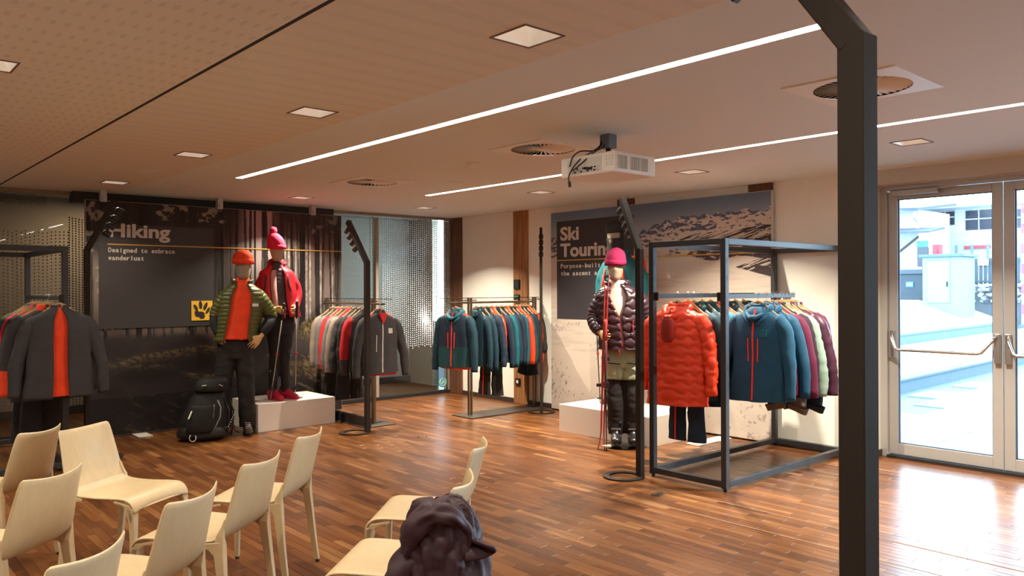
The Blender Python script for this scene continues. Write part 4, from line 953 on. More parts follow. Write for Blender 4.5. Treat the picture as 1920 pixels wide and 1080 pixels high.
# --- rail racks (bronze T rack with base plate)
def rail_rack(loc, rz, label, u, L0, L1, plate, zbar=1.335, top=1.385):
    t = empty('rail_rack', loc, rz, label, 'clothes rack')
    for x in u:
        p = MB().box(x-.028, x-.012, -.012, .012, .012, top).box(x+.012, x+.028, -.012, .012, .012, top).build('upright', M_bronze, t)
        MB().box(x-.10, x+.10, -.006, .006, top-.028, top-.016).build('cross_arm', M_bronze, p)
    MB().tube([(L0, 0, zbar), (L1, 0, zbar)], .0125, 12).build('hanging_bar', M_bronze, t)
    MB().tube([(L0-.14, 0, top+.004), (L1+.12, 0, top+.004)], .004, 8).build('top_rail', M_graph, t)
    MB().box(plate[0], plate[1], plate[2], plate[3], 0.001, .012).build('base_plate', mat('raw_steel_plate', (.10,.085,.075), .45, .7, var=.15, vs=5), t, bevel=.002)
    return t
rail_rack((5.83, 7.33, 0), 0, 'bronze rail rack of blue, teal and orange jackets against the cream wall', (0, 1.04), -.30, 1.07, (-.14, 1.08, -.20, .17))
B2 = 1.350
g = 'jackets on the wall rail rack'
row([(5.55, dict(main='navy', sleeve='petrol', collar='teal', lower='dteal', split=-.50, zipc='zipred', pockets=2, hood=True, L=.64, W=1.06, D=.06, front=True, lining='vermilion', label='navy and teal hooded jacket with orange-red zips, front of the wall rail rack')),
     (5.93, dict(main='petrol', hood=True, L=.66, W=1.0, label='dark teal hooded jacket just right of the front bronze upright')),
     (6.01, dict(main='black', sleeve='petrol', L=.66, W=1.0, label='black and teal jacket, second behind the front upright')),
     (6.09, dict(main='navy', kind='wave', L=.62, W=1.02, label='navy wave-quilted jacket with orange hem on the wall rail rack', front=False, lining='vermilion')),
     (6.165, dict(main='vermilion', sleeve='vermilion', cuff='navy', L=.62, label='orange-red jacket with navy cuff beside the navy quilted one')),
     (6.245, dict(main='navy', sleeve='navy', L=.64, label='navy softshell after the first orange-red jacket')),
     (6.32, dict(main='petrol', sleeve='teal', L=.64, label='navy jacket with a bright teal shoulder in the middle of the wall rack')),
     (6.39, dict(main='vermilion', sleeve='navy', L=.60, label='orange-red yoked navy-sleeved jacket in the middle of the wall rack')),
     (6.45, dict(main='navy', kind='baffle', L=.60, label='dark navy quilted jacket beside the turquoise sleeve')),
     (6.51, dict(main='navy', sleeve='teal', L=.62, label='navy jacket with turquoise sleeve on the wall rail rack')),
     (6.575, dict(main='vermilion', L=.62, label='bright orange-red jacket right of the turquoise sleeve')),
     (6.635, dict(main='petrol', sleeve='dteal', L=.62, label='dark green-blue jacket between two orange ones')),
     (6.69, dict(main='navy', L=.60, label='navy jacket near the right end of the wall rail rack')),
     (6.745, dict(main='vermilion', L=.62, label='last orange-red jacket at the right end of the wall rack')),
     (6.79, dict(main='black', L=.50, label='black garment at the very end of the wall rail rack'))],
    lambda x, i: ((x, 7.24 if i == 0 else 7.33, B2), A+(.22 if i == 0 else RN.uniform(-.10, .04))), g, 'wall rail rack')
trousers((6.12, 7.28, B2), A+.2, 'dteal', 'teal trousers with red side stripe hanging low under the wall rail rack', 'trousers on the wall rail rack', stripe='zipred', L=.90, low='black')
trousers((6.72, 7.28, B2), A, 'navy', 'navy trousers hanging at the right end of the wall rail rack', 'trousers on the wall rail rack', L=.70)
# hiking rail rack runs along y
rail_rack((4.70, 7.63, 0), PI/2, 'bronze rail rack of grey, black and red jackets beside the hiking panel', (0, 1.05), -.23, 1.22, (-.20, 1.16, -.16, .22))
tag(MB().box(4.50, 4.54, 7.42, 8.75, .012, .11).build('base_front', M_black), 'low black board along the left side of the hiking rail rack', 'board')
g = 'jackets on the hiking rail rack'
row([(7.44, dict(main='charcoal', collar='charcoal', zipc='silver', pockets=1, badge='silver', L=.66, W=1.0, D=.06, front=True, lining='red', vneck='red', hood=False, label='charcoal jacket with white zip and red lining, front of the hiking rail rack')),
     (7.80, dict(main='charcoal', sleeve='crimson', cuff='charcoal', L=.66, label='charcoal jacket with a red upper sleeve, second on the hiking rail rack')),
     (7.90, dict(main='black', kind='baffle', L=.66, label='black quilted jacket right behind the red-sleeved one')),
     (8.00, dict(main='charcoal', kind='baffle', L=.64, label='charcoal quilted jacket beside the black quilted one')),
     (8.11, dict(main='red', sleeve='taupe', L=.64, label='red jacket with taupe striped sleeve on the hiking rail rack')),
     (8.21, dict(main='charcoal', sleeve='grey', L=.62, label='grey-sleeved jacket between taupe and red ones')),
     (8.31, dict(main='red', L=.62, label='plain bright red jacket on the hiking rail rack')),
     (8.41, dict(main='charcoal', sleeve='grey', L=.62, label='charcoal and grey jacket left of the bright red one')),
     (8.52, dict(main='charcoal', sleeve='taupe', L=.60, label='farthest left jacket with taupe sleeve on the hiking rail rack'))],
    lambda y, i: ((4.66 if i == 0 else 4.70, y, B2), (-.05 if i == 0 else RN.uniform(-.08, .08))), g, 'hiking rail rack')
trousers((4.70, 8.45, B2), 0, 'black', 'black trousers hanging low at the back of the hiking rail rack', 'trousers on the hiking rack', L=.90)
trousers((4.70, 8.16, B2), 0, 'black', 'second pair of black trousers behind the light post', 'trousers on the hiking rack', L=.90)

# far-left cube rack
rk2 = cube_rack((1.60, 7.42, 0), PI/2, 'grey cube frame rack of black and orange jackets at the left picture edge', 1.5, .665)
hang_bar(rk2, .06, -.17, 1.2)
g = 'jackets on the far left rack'
row([(7.30, dict(main='charcoal', open_=.17, L=.72, W=1.02, D=.07, front=True, hood=False, label='black softshell jacket hanging open over an orange shirt, far left rack')),
     (7.44, dict(main='charcoal', sleeve='charcoal', cuff='orange', collar='orange', L=.74, W=1.06, D=.06, front=True, label='black jacket with orange collar and orange lower sleeve, behind the open one')),
     (7.58, dict(main='black', L=.70, label='black jacket third on the far left rack')),
     (7.70, dict(main='olive', L=.66, label='dark olive jacket on the far left rack')),
     (7.82, dict(main='orange', sleeve='charcoal', L=.66, label='orange-collared dark jacket on the far left rack')),
     (7.95, dict(main='charcoal', L=.66, label='charcoal jacket deep in the far left rack')),
     (8.08, dict(main='red', L=.62, label='red jacket deep in the far left rack')),
     (8.2, dict(main='blue', L=.62, label='blue jacket deep in the far left rack')),
     (8.32, dict(main='moss', L=.62, label='moss green jacket at the back of the far left rack'))],
    lambda y, i: ((1.535-(.06 if i == 1 else 0), y, BAR), (-.12 if i == 0 else RN.uniform(-.2, -.05))), g, 'far left rack')
jacket((1.535, 7.30, BAR), -.12, 'orange', 'orange shirt inside the open black softshell on the far left rack', 'shirts', L=.70, W=.86, D=.050, seed=3, sleeves=False, cat='shirt', name='shirt', ztop=-.112)
trousers((1.50, 7.72, BAR), 0, 'black', 'black trousers hanging in the far left rack', 'trousers on the far left rack', L=1.05)
trousers((1.50, 8.02, BAR), 0, 'black', 'second pair of black trousers in the far left rack', 'trousers on the far left rack', L=1.05)

# ------------------------------------------------------------------ light posts
def post(loc, az, label, bend=1.80, a=.05, yaw=0, ringdir=None, arm=.50, base=True, foot_az=None, m=None, tilt=.40):
    # az: direction in which the arm leans
    t = empty('light_post', loc, 0, label, 'light post', 'bent steel light posts'); m = m or M_graph; T = Matrix.Rotation(yaw, 4, 'Z')
    MB().box(-a/2, a/2, -a/2, a/2, .012, bend, T=T).build('pole', m, t, bevel=.002, seg=1)
    d = Vector((math.cos(az), math.sin(az), 0)); e = Vector((0,0,bend-.003))+d*(math.sin(tilt)*arm)+Vector((0,0,math.cos(tilt)*arm))
    perp = Vector((-d.y, d.x, 0))
    MB().bar((0,0,bend-.012), e, a, a, up=perp).build('arm', m, t, bevel=.002, seg=1)
    for k in range(4):
        f = .40+.155*k; p = Vector((0,0,bend))*(1-f)+e*f; n_ = (d*1.0+Vector((0,0,-.5))).normalized(); s = MB().tube([p+n_*.02, p+n_*.05], .007, 8); s.tube([p+n_*.045, p+n_*.055, p+n_*.11], [.018,.028,.030], 12); s.build('spotlight', M_black, t)
    if base:
        fz = az if foot_az is None else foot_az; c = Vector((math.cos(fz)*.13, math.sin(fz)*.13, 0)); b = MB(); n = 32
        R0, R1 = .165, .115; vs = []
        for z in (.001, .012):
            for r in (R0, R1): vs += [(c.x+r*math.cos(2*PI*k/n), c.y+r*math.sin(2*PI*k/n), z) for k in range(n)]
        q = lambda l, k: l*n+k % n
        fs = [(q(2,k), q(2,k+1), q(3,k+1), q(3,k)) for k in range(n)]+[(q(0,k), q(0,k+1), q(2,k+1), q(2,k)) for k in range(n)]+[(q(3,k), q(3,k+1), q(1,k+1), q(1,k)) for k in range(n)]+[(q(1,k), q(1,k+1), q(0,k+1), q(0,k)) for k in range(n)]
        b.add(vs, fs).build('ring_foot', m, t)
    return t
post((4.36, 7.20, 0), PI/2, 'bent dark light post standing in front of the hiking rail rack', 1.79, .05, 0, arm=.58, tilt=.71, foot_az=2.4)
post((4.94, 4.05, 0), math.radians(66), 'bent dark light post left of the ski cube rack', 1.81, .05, 0, arm=.53, tilt=.62, foot_az=2.4)
post((6.55, 6.87, 0), math.radians(46), 'slim light post seen edge-on between the wall rack and the ski panel', 1.76, .035, .8, arm=.55, tilt=.5, foot_az=.8)
post((1.845, 7.75, 0), 0, 'light post at the left end of the hiking panel with arm leaning right', 1.86, .045, 0, arm=.51, tilt=.47)
post((1.237, .575, 0), PI/2, 'large dark bent steel post in the right foreground', 1.895, .044, -.07, arm=.58, tilt=.62)

# ------------------------------------------------------------------ mannequins
def hand(mb, w, d, nrm, side, size=1.0, curl=.5, spread=.12, mi=0):
    """w wrist, d pointing direction, nrm palm normal (fingers curl towards it), side towards the thumb."""
    w, d, nrm, side = Vector(w), Vector(d).normalized(), Vector(nrm).normalized(), Vector(side); side = (side-d*side.dot(d)).normalized(); nrm = d.cross(side)*(1 if d.cross(side).dot(nrm) > 0 else -1)
    k = size; V = []
    P = []
    for f, hw, th in ((-.025,.024,.019),(0,.024,.018),(.03,.033,.017),(.06,.040,.015),(.085,.041,.013),(.095,.036,.010)):
        c = w+d*(f*k); P.append([c+side*(math.cos(a)*hw*k)+nrm*(math.sin(a)*th*k) for a in [2*PI*j/12 for j in range(12)]])
    mb.grid(np.array([[list(p) for p in r] for r in P]), closed_u=True, cap0=True, cap1=True, mi=mi)
    for i, (off, L) in enumerate(((.033,.070),(.011,.080),(-.012,.074),(-.034,.058))):
        p = w+d*(.082*k)+side*(off*k); dd = (d+side*(off*spread*14)).normalized(); pts = [p-dd*.02*k, p]; a = 0
        for j, fr in enumerate((.45, .32, .25)):
            a += curl*(.55 if j == 0 else .75); q = dd*math.cos(a)+nrm*math.sin(a); pts.append(pts[-1]+q*(L*fr*k))
        mb.tube(pts, [.0090*k, .0088*k, .0082*k, .0076*k, .0064*k], 8, mi)
    p = w+d*(.022*k)+side*(.022*k); pts = [p]
    for ang, L in ((.75,.035),(.45,.032),(.15,.026)):
        q = (d*math.cos(ang)+side*math.sin(ang)+nrm*.45*curl).normalized(); pts.append(pts[-1]+q*(L*k))
    mb.tube(pts, [.014*k,.0125*k,.0105*k,.008*k], 8, mi)
def head_mb(mb, c, tilt=0, yaw=0, s=1.0):
    T = Matrix.Rotation(yaw, 4, 'Z') @ Matrix.Rotation(tilt, 4, 'X'); P = []
    # z, half width, front, back
    for z, a, f, b in ((-.132,.024,.050,-.010),(-.122,.043,.080,.005),(-.098,.058,.094,.025),(-.06,.067,.098,.052),(-.02,.072,.100,.078),(.0,.071,.094,.092),(.04,.075,.095,.098),(.08,.072,.088,.094),(.11,.056,.068,.076),(.128,.030,.035,.042),(.133,.008,.01,.012)):
        r = []
        for k in range(24):
            t = 2*PI*k/24; sy = math.sin(t); y = sy*(b if sy > 0 else f)
            x = math.cos(t)*a; 
            if sy < -.9 and -.05 < z < .015: y -= .010*(1-abs(math.cos(t))*2.3)
            if -.01 < z < .05 and sy < -.6 and abs(math.cos(t)) > .3: y += .006
            r.append(list(T @ Vector((x*s, y*s, z*s))+Vector(c)))
        P.append(r)
    mb.grid(np.array(P), closed_u=True, cap0=True, cap1=True)
    return T
def limb_mb(mb, pts, rad, n=14, rows=20, flat=1.0): mb.grid(limb(pts, rad, n, rows, None, 0, 0, flat), closed_u=True, cap0=True, cap1=True)
def boot(parent, p, yaw, m, sole, name='boot', h=.14, laces=None, s=1.0):
    T = Matrix.Translation(p) @ Matrix.Rotation(yaw, 4, 'Z') @ Matrix.Scale(s, 4); b = MB(); P = []
    for y, z0, z1, w in ((.085,.02,.10,.018),(.078,.012,.13,.030),(.05,.010,h+.02,.042),(.01,.010,h+.02,.046),(-.03,.010,h,.046),(-.07,.010,.105,.046),(-.12,.010,.075,.048),(-.165,.012,.060,.042),(-.19,.018,.045,.025)):
        r = []
        for k in range(14):
            t = 2*PI*k/14; r.append(list(T @ Vector((w*math.cos(t)*(1 if math.sin(t) < .2 else .86), y, (z0+z1)/2+(z1-z0)/2*math.sin(t)))))
        P.append(r)
    b.grid(np.array(P), closed_u=True, cap0=True, cap1=True); o = b.build(name, m, parent, smooth=True)
    b = MB(); n = 16; q = [(.047*math.cos(2*PI*k/n), -.055+.145*math.sin(2*PI*k/n)) for k in range(n)]
    b.prism(q, 2, 0.0, .022, T=T); b.build('sole', sole, o)
    if laces:
        b = MB()
        for k in range(5): b.bar(T @ Vector((-.026,-.045-.018*k,.137-.016*k)), T @ Vector((.026,-.052-.018*k,.131-.016*k)), .006, .005)
        b.build('laces', laces, o)
    return o
def cone_hat(parent, c, T, m, s=1.0, peak=.0, cuff=True, top=.155, low=.02, lean=(0,0), pom=None, mc=None):
    P = []
    for f, r in ((0,.088),(.18,.092),(.4,.092),(.60,.087),(.76,.074),(.88,.054),(.96,.030),(1.0,.008)):
        z = low+(top-low)*f; P.append([list(T @ Vector((math.cos(2*PI*k/28)*(r+.0015*math.cos(k*PI))*s+lean[0]*f*f, (math.sin(2*PI*k/28)*(r+.0015*math.cos(k*PI))*1.17+.004)*s+lean[1]*f*f, z*s+ peak*f*f))+Vector(c)) for k in range(28)])
    o = MB().grid(np.array(P), closed_u=True, cap1=True).build('knitted_hat', m, parent, smooth=True, solid=.006)
    if cuff:
        P = []
        for z, r in ((low-.004,.092),(low-.006,.098),(low+.022,.101),(low+.046,.099),(low+.050,.092)):
            P.append([list(T @ Vector((math.cos(2*PI*k/56)*(r+.0012*(-1)**k)*s, (math.sin(2*PI*k/56)*(r+.0012*(-1)**k)*1.15+.004)*s, z*s))+Vector(c)) for k in range(56)])
        MB().grid(np.array(P), closed_u=True).build('hat_cuff', mc or m, o, smooth=True)
    if pom:
        b = MB(); q = T @ Vector((lean[0], lean[1], (top*s+peak+.02)))+Vector(c); b.ball(q, pom, 18, 12); 
        b.v = [tuple(Vector(v)+(Vector(v)-q).normalized()*.008*noise.noise(Vector(v)*60)) for v in b.v]; b.build('bobble', m, o, smooth=True)
    return o
def torso(parent, rings, m, name, gap=None, kind=None, seed=1, amp=.007, n=56, rows=70, solid=-.014, pick=None, mats=None):
    P = shell(rings, n, rows, gap, kind, seed, amp)
    return MB().grid(P, closed_u=gap is None, mi=pick(P) if pick else 0).build(name, mats or m, parent, smooth=True, solid=solid), P
def edge_strip(P, col, w, m, name, parent, zr=(0,1)):
    a, b = int(len(P)*zr[0]), int(len(P)*zr[1]); pts = [P[i, col]+np.array([0,-.004,0]) for i in range(a, b)]
    return MB().tube(pts, w, 6).build(name, m, parent, smooth=True)
def collar_mb(c, r, h, gap, n=22, lean=.0, thick=.01, spread=1.25):
    R = []
    for f in (0, .35, .7, 1.0): R.append([(c[0]+math.sin(a)*r*(1+(spread-1)*f), c[1]-math.cos(a)*r*.9*(1+(spread-1)*f)+lean*f, c[2]+h*f-.025*f*max(0, math.cos(a))) for a in np.linspace(gap, 2*PI-gap, n)])
    return MB().grid(np.array(R))

# ---- hiking man; local frame faces the camera (-y), origin under the weight-bearing foot
t = empty('mannequin', (3.43, 8.05, 0), math.radians(-23), 'male mannequin in orange beanie, olive quilted jacket and black trousers', 'mannequin')
hm = t; b = MB(); hc = (-.035, -.015, 1.745); TH = head_mb(b, hc, tilt=.06, yaw=.25, s=1.08)
limb_mb(b, [(-.045,.02,1.42),(-.045,.02,1.55),(-.038,.01,1.66)], [.058,.043,.042])
b.grid(shell([(1.50,.10,.08,-.045,.02),(1.46,.19,.10,-.045,.02),(1.3,.18,.11,-.06,.02),(1.1,.145,.10,-.09,.02),(.95,.16,.11,-.12,.02),(.88,.12,.09,-.12,.02)], 20, 12, amp=0), closed_u=True, cap0=True, cap1=True)
limb_mb(b, [(-.190,.015,1.455),(-.250,.02,1.36),(-.300,.03,1.245),(-.305,.0,1.14),(-.280,-.025,1.045)], [.045,.042,.038,.034,.028]); limb_mb(b, [(.100,.015,1.455),(.170,.02,1.36),(.240,.03,1.225),(.210,-.03,1.13),(.150,-.07,1.04)], [.045,.042,.038,.034,.028])
limb_mb(b, [(-.20,.02,.92),(-.245,.01,.5),(-.25,.03,.08)], [.085,.06,.045]); limb_mb(b, [(-.04,.02,.92),(-.005,-.01,.5),(.0,.02,.08)], [.085,.06,.045])
hand(b, (.140,-.085,1.015), (-.62,-.05,-.70), (.3,1,-.2), (-.7,-.3,.6), 1.05, .25); hand(b, (-.277,-.03,1.0), (.35,-.15,-.9), (.6,.6,0), (.5,-.8,0), .95, .9)
remeshed(b, 'body', [M_linen, M_hand], .0052, t, 4, picker=lambda p: 1 if p.z < 1.2 else 0)
cone_hat(t, hc, TH, cl('orange'), 1.08, top=.155, low=.025)
def trouser_mb(hips, legs, rad, top, waist, n=18):
    b = MB(); cx = hips[0]
    b.grid(shell([(top,waist,.105,cx,.02),(top-.05,waist+.012,.115,cx,.02),(top-.14,waist+.02,.12,cx,.02),(top-.22,waist-.0,.11,cx,.02)], 24, 12, amp=0), closed_u=True, cap0=True, cap1=True)
    for L in legs: limb_mb(b, L, rad, n, 26)
    return b
def wrinkled(b, name, mats, parent, vox=.011, amp=.007, picker=None, seed=0, zlow=None):
    o = remeshed(b, name, mats, vox, parent, 5, picker=picker); me = o.data; n = len(me.vertices); co = np.empty(n*3); me.vertices.foreach_get('co', co); no = np.empty(n*3); me.vertices.foreach_get('normal', no)
    co = co.reshape(-1, 3); no = no.reshape(-1, 3); d = np.array([noise.noise(Vector((p[0]*9+seed, p[1]*9, p[2]*13+p[0]*6)))+.6*noise.noise(Vector((p[0]*20+seed, p[1]*20, p[2]*34))) for p in co])
    co += no*(d*amp)[:, None]; me.vertices.foreach_set('co', co.reshape(-1)); me.update(); return o
wrinkled(trouser_mb((-.115,), [[(-.195,.02,.90),(-.235,.01,.52),(-.245,.02,.07)], [(-.04,.02,.90),(-.01,.0,.52),(.0,.015,.07)]], [.105,.088,.082], 1.0, .165), 'trousers', [cl('black')], t)
boot(t, (.0,.0,0), .1, mat('brown_boot', (.045,.025,.015), .6), M_black, laces=mat('pale_lace', (.55,.5,.45), .7)); boot(t, (-.245,.02,0), -.35, mat('brown_boot', (.045,.025,.015), .6), M_black, laces=mat('pale_lace', (.55,.5,.45), .7))
sh, Ps = torso(t, [(1.60,.062,.060,-.045,.0),(1.55,.068,.068,-.045,.0),(1.50,.11,.085,-.045,.01),(1.42,.16,.105,-.05,.01),(1.25,.162,.115,-.065,.01),(1.1,.165,.120,-.09,.01),(.985,.175,.125,-.112,.01)], cl('orange'), 'shirt', amp=.010, rows=40, n=36)
collar_mb((-.045,.0,1.555), .062, .075, .30, spread=1.12).build('shirt_collar', cl('orange'), sh, smooth=True, solid=.006)
G = fabric('olive_quilt', (.085,.095,.022), rough=.42, spec=.5)
jk, Pj = torso(t, [(1.555,.085,.075,-.045,.015),(1.52,.13,.10,-.045,.015),(1.47,.185,.120,-.045,.015),(1.40,.208,.132,-.05,.015),(1.25,.207,.142,-.065,.015),(1.1,.200,.146,-.09,.015),(.965,.205,.150,-.105,.015)], G, 'jacket', gap=lambda z: .42+.30*(1.5-z) if z < 1.5 else .45, kind='baffle', amp=.006)
collar_mb((-.045,.012,1.54), .088, .07, .55, spread=1.25).build('collar', G, jk, smooth=True, solid=.012)
for col in (0, -1): edge_strip(Pj, col, .007, G, 'front_edge', jk)
MB().box(.055, .115, -.180, -.168, 1.325, 1.355).build('chest_mark', mat('white_mark', (.75,.75,.72), .6), jk)
DS = fabric('dark_sleeve', (.022,.024,.027))
for nm, pts, up in (('r', [(-.190,.015,1.455),(-.250,.02,1.36),(-.300,.03,1.245),(-.305,.0,1.14),(-.280,-.025,1.045)], 0), ('l', [(.100,.015,1.455),(.170,.02,1.36),(.240,.03,1.225),(.210,-.03,1.13),(.150,-.07,1.04)], 0)):
    S = limb(pts, (.066,.070,.063,.052,.043), 24, 60, 'baffle', 2, .004); S2 = limb(pts, (.052,.052,.058,.056,.045), 18, 40, None, 3, .008)
    MB().grid(S[:36], closed_u=True, cap0=True).build('sleeve', G, jk, smooth=True); MB().grid(S2[20:], closed_u=True, cap1=True).build('lower_sleeve', DS, jk, smooth=True)

# ---- plinth and hiking woman
tag(MB().box(3.52, 4.42, 7.985, 8.66, 0.0, .295).build('plinth', M_white, bevel=.003), 'white rectangular plinth under the female hiking mannequin', 'plinth')
t = empty('mannequin', (3.87, 8.21, .295), math.radians(-23), 'female mannequin in pink bobble hat and open red jacket standing on the plinth', 'mannequin')
b = MB(); hc = (-.03, -.02, 1.63); TH = head_mb(b, hc, tilt=.05, yaw=.55, s=.92)
limb_mb(b, [(-.03,.02,1.36),(-.03,.02,1.45),(-.03,.01,1.56)], [.05,.037,.037])
b.grid(shell([(1.41,.07,.07,-.03,.02),(1.36,.15,.09,-.03,.02),(1.2,.145,.10,-.03,.02),(1.05,.11,.08,-.02,.02),(.90,.15,.10,-.0,.02),(.82,.11,.08,0,.02)], 20, 12, amp=0), closed_u=True, cap0=True, cap1=True)
limb_mb(b, [(-.145,.015,1.365),(-.20,.03,1.25),(-.21,.02,1.12),(-.15,-.06,1.04),(-.075,-.13,1.0)], [.036,.034,.032,.028,.024]); limb_mb(b, [(.09,.015,1.365),(.16,.03,1.25),(.185,.02,1.12),(.17,-.05,1.04),(.155,-.11,1.02)], [.036,.034,.032,.028,.024])
limb_mb(b, [(-.06,.02,.86),(-.06,.0,.46),(-.08,.04,.08)], [.075,.05,.036]); limb_mb(b, [(.08,.02,.86),(.055,.0,.46),(.06,.05,.08)], [.075,.05,.036])
hand(b, (-.055,-.15,.995), (.80,-.30,-.25), (.2,-.7,-.2), (.1,-.3,.9), .92, 1.0); hand(b, (.15,-.13,1.01), (.05,-.8,-.35), (-.8,0,-.2), (-.1,-.1,.9), .92, 1.0)
remeshed(b, 'body', [M_linen, M_hand], .0052, t, 4, picker=lambda p: 1 if (p.z < 1.25) else 0)
HP = fabric('pink_knit', (.58,.018,.060), rough=.9, bump=.8, bs=120)
cone_hat(t, hc, TH, HP, .95, top=.175, low=.018, lean=(-.035,.02), peak=.03, pom=.040, cuff=True)
wrinkled(trouser_mb((0,), [[(-.06,.02,.83),(-.055,.0,.47),(-.08,.04,.08)], [(.075,.02,.83),(.055,.0,.47),(.06,.05,.08)]], [.088,.060,.044], .93, .145), 'trousers', [cl('black')], t, seed=4)
SM_ = mat('crimson_shoe', (.52,.012,.05), .55); boot(t, (-.075,.0,0), .55, SM_, SM_, 'shoe', .12, s=.95); boot(t, (.06,.05,0), .75, SM_, SM_, 'shoe', .12, s=.95)
sh, _p = torso(t, [(1.50,.055,.05,-.03,.0),(1.44,.065,.06,-.03,.0),(1.38,.13,.085,-.03,.01),(1.2,.15,.105,-.02,.01),(1.0,.14,.10,0,.01),(.93,.15,.11,0,.01)], cl('fig'), 'inner_jacket', kind='baffle', rows=44, n=36)
RJ = fabric('red_shell', (.50,.016,.03), rough=.55)
jk, Pj = torso(t, [(1.455,.085,.07,-.03,.015),(1.42,.12,.09,-.03,.015),(1.37,.175,.115,-.03,.015),(1.2,.185,.14,-.02,.015),(1.05,.185,.145,-.005,.015),(.90,.205,.15,.01,.015)], RJ, 'jacket', gap=lambda z: .38, amp=.012, n=44, rows=44)
collar_mb((-.03,.012,1.435), .080, .07, .75, spread=1.3).build('collar', RJ, jk, smooth=True, solid=.010)
# folded-back lining panel on the image-right front edge, and the hood behind the neck
L_ = [P for P in Pj[4:40, -1]]; b = MB(); b.grid(np.array([[p+np.array([.004,-.006,0]), p+np.array([.035,-.018,0]), p+np.array([.065,-.004,0])] for p in L_])); b.build('turned_lining', fabric('rose_lining', (.45,.22,.21)), jk, smooth=True, solid=.005)
b = MB(); H = [[(-.03+math.cos(2*PI*k/16)*rx, .085+math.sin(2*PI*k/16)*ry, zz) for k in range(16)] for zz, rx, ry in ((1.55,.03,.02),(1.54,.08,.045),(1.50,.105,.06),(1.44,.10,.055),(1.38,.06,.03))]
b.grid(np.array(H), closed_u=True, cap0=True, cap1=True).build('hood', RJ, jk, smooth=True, sub=1)
for pts in ([(-.145,.015,1.365),(-.20,.03,1.25),(-.21,.02,1.12),(-.15,-.06,1.04),(-.075,-.13,1.0)], [(.09,.015,1.365),(.16,.03,1.25),(.185,.02,1.12),(.17,-.05,1.04),(.155,-.11,1.02)]):
    MB().grid(limb(pts, (.060,.064,.058,.046,.038), 18, 34, None, 4, .010), closed_u=True, cap0=True, cap1=True).build('sleeve', RJ, jk, smooth=True)
# daypack on her back with straps
bp = empty('daypack', t.location[:], t.rotation_euler.z, 'small black backpack worn by the female hiking mannequin', 'backpack')
MB().grid(shell([(1.42,.06,.04,-.05,.20),(1.38,.12,.075,-.05,.22),(1.2,.14,.09,-.05,.23),(1.02,.14,.09,-.05,.23),(.96,.09,.06,-.05,.22)], 24, 20, amp=.006), closed_u=True, cap0=True, cap1=True).build('bag_body', cl('black'), bp, smooth=True)
for s in (-1, 1): MB().tube([(-.03+s*.085,.13,1.42),(-.03+s*.105,.03,1.43),(-.03+s*.115,-.09,1.36),(-.03+s*.125,-.125,1.25),(-.02+s*.165,-.07,1.12),(-.02+s*.19,.06,1.08)], .013, 8, flat=.5).build('shoulder_strap', M_black, bp, smooth=True)
def walking_pole(loc, top, bot, label, cat='trekking pole', col=None, bk=.10, basket=None, grip_m=None, name='trekking_pole', group=None, r=.008, bm=None):
    t = empty(name, (0,0,0), 0, label, cat, group); a, b_ = Vector(top), Vector(bot); d = (b_-a).normalized(); L = (b_-a).length
    MB().tube([a, b_], [r, r*.65], 8).build('shaft', col or M_steel, t, smooth=True)
    MB().tube([a-d*.03, a-d*.02, a+d*.02, a+d*.10, a+d*.16], [.010,.018,.014,.015,.010], 10).build('grip', grip_m or M_black, t, smooth=True)
    MB().tube([a+d*(L*.52), a+d*(L*.52+.02)], .015, 10).build('lock', basket or M_black, t)
    MB().tube([b_-d*bk, b_-d*(bk-.012)], .030 if not bm else .045, 14).build('basket', bm or M_black, t)
    MB().tube([a+d*.01, a+d*.03+Vector((.02,-.02,0)), a+d*.14+Vector((.025,-.02,0)), a+d*.03], .004, 5).build('wrist_strap', basket or M_black, t)
    return t
PK = mat('pink_plastic', (.60,.03,.12), .5)
def wl(p, base=(3.87, 8.21, .295), rz=math.radians(-23)): return tuple(Matrix.Translation(base) @ Matrix.Rotation(rz, 4, 'Z') @ Vector(p))
walking_pole(0, wl((.035,-.205,1.03)), wl((-.10,-.13,.03)), 'left trekking pole with pink lock, in front of the black trousers on the plinth', basket=PK, group=None)
walking_pole(0, wl((.17,-.22,1.05)), wl((.155,-.10,.03)), 'right trekking pole with pink lock, at the right side of the female mannequin', basket=PK)

# ---- big black rucksack leaning by the hiking man
t = empty('rucksack', (2.96, 8.0, .003), math.radians(-23), 'large black trekking rucksack standing on the floor beside the hiking mannequin', 'backpack'); BK = fabric('black_ripstop', (.010,.0095,.0095), rough=.65)
def rl(P): return P
b = MB(); R = [(.50,.085,.06,.06,.05),(.485,.12,.09,.06,.05),(.40,.165,.12,.04,.03),(.30,.19,.135,.02,.01),(.18,.21,.145,0,0),(.07,.215,.145,-.01,0),(.02,.19,.13,-.01,0),(.005,.12,.09,-.01,0)]
b.grid(shell(R, 36, 34, amp=.014), closed_u=True, cap0=True, cap1=True).build('bag_body', BK, t, smooth=True)
b = MB(); b.grid(shell([(.62,.06,.05,.085,.05),(.60,.13,.10,.085,.05),(.55,.155,.12,.075,.04),(.49,.155,.12,.065,.03),(.475,.13,.10,.065,.03)], 30, 16, amp=.010), closed_u=True, cap0=True, cap1=True).build('lid', BK, t, smooth=True)
b = MB(); b.grid(shell([(.36,.07,.03,.0,-.11),(.34,.11,.05,-.0,-.12),(.2,.13,.06,-.02,-.14),(.10,.13,.06,-.03,-.14),(.08,.08,.03,-.03,-.13)], 24, 16, amp=.008), closed_u=True, cap0=True, cap1=True).build('front_pocket', BK, t, smooth=True)
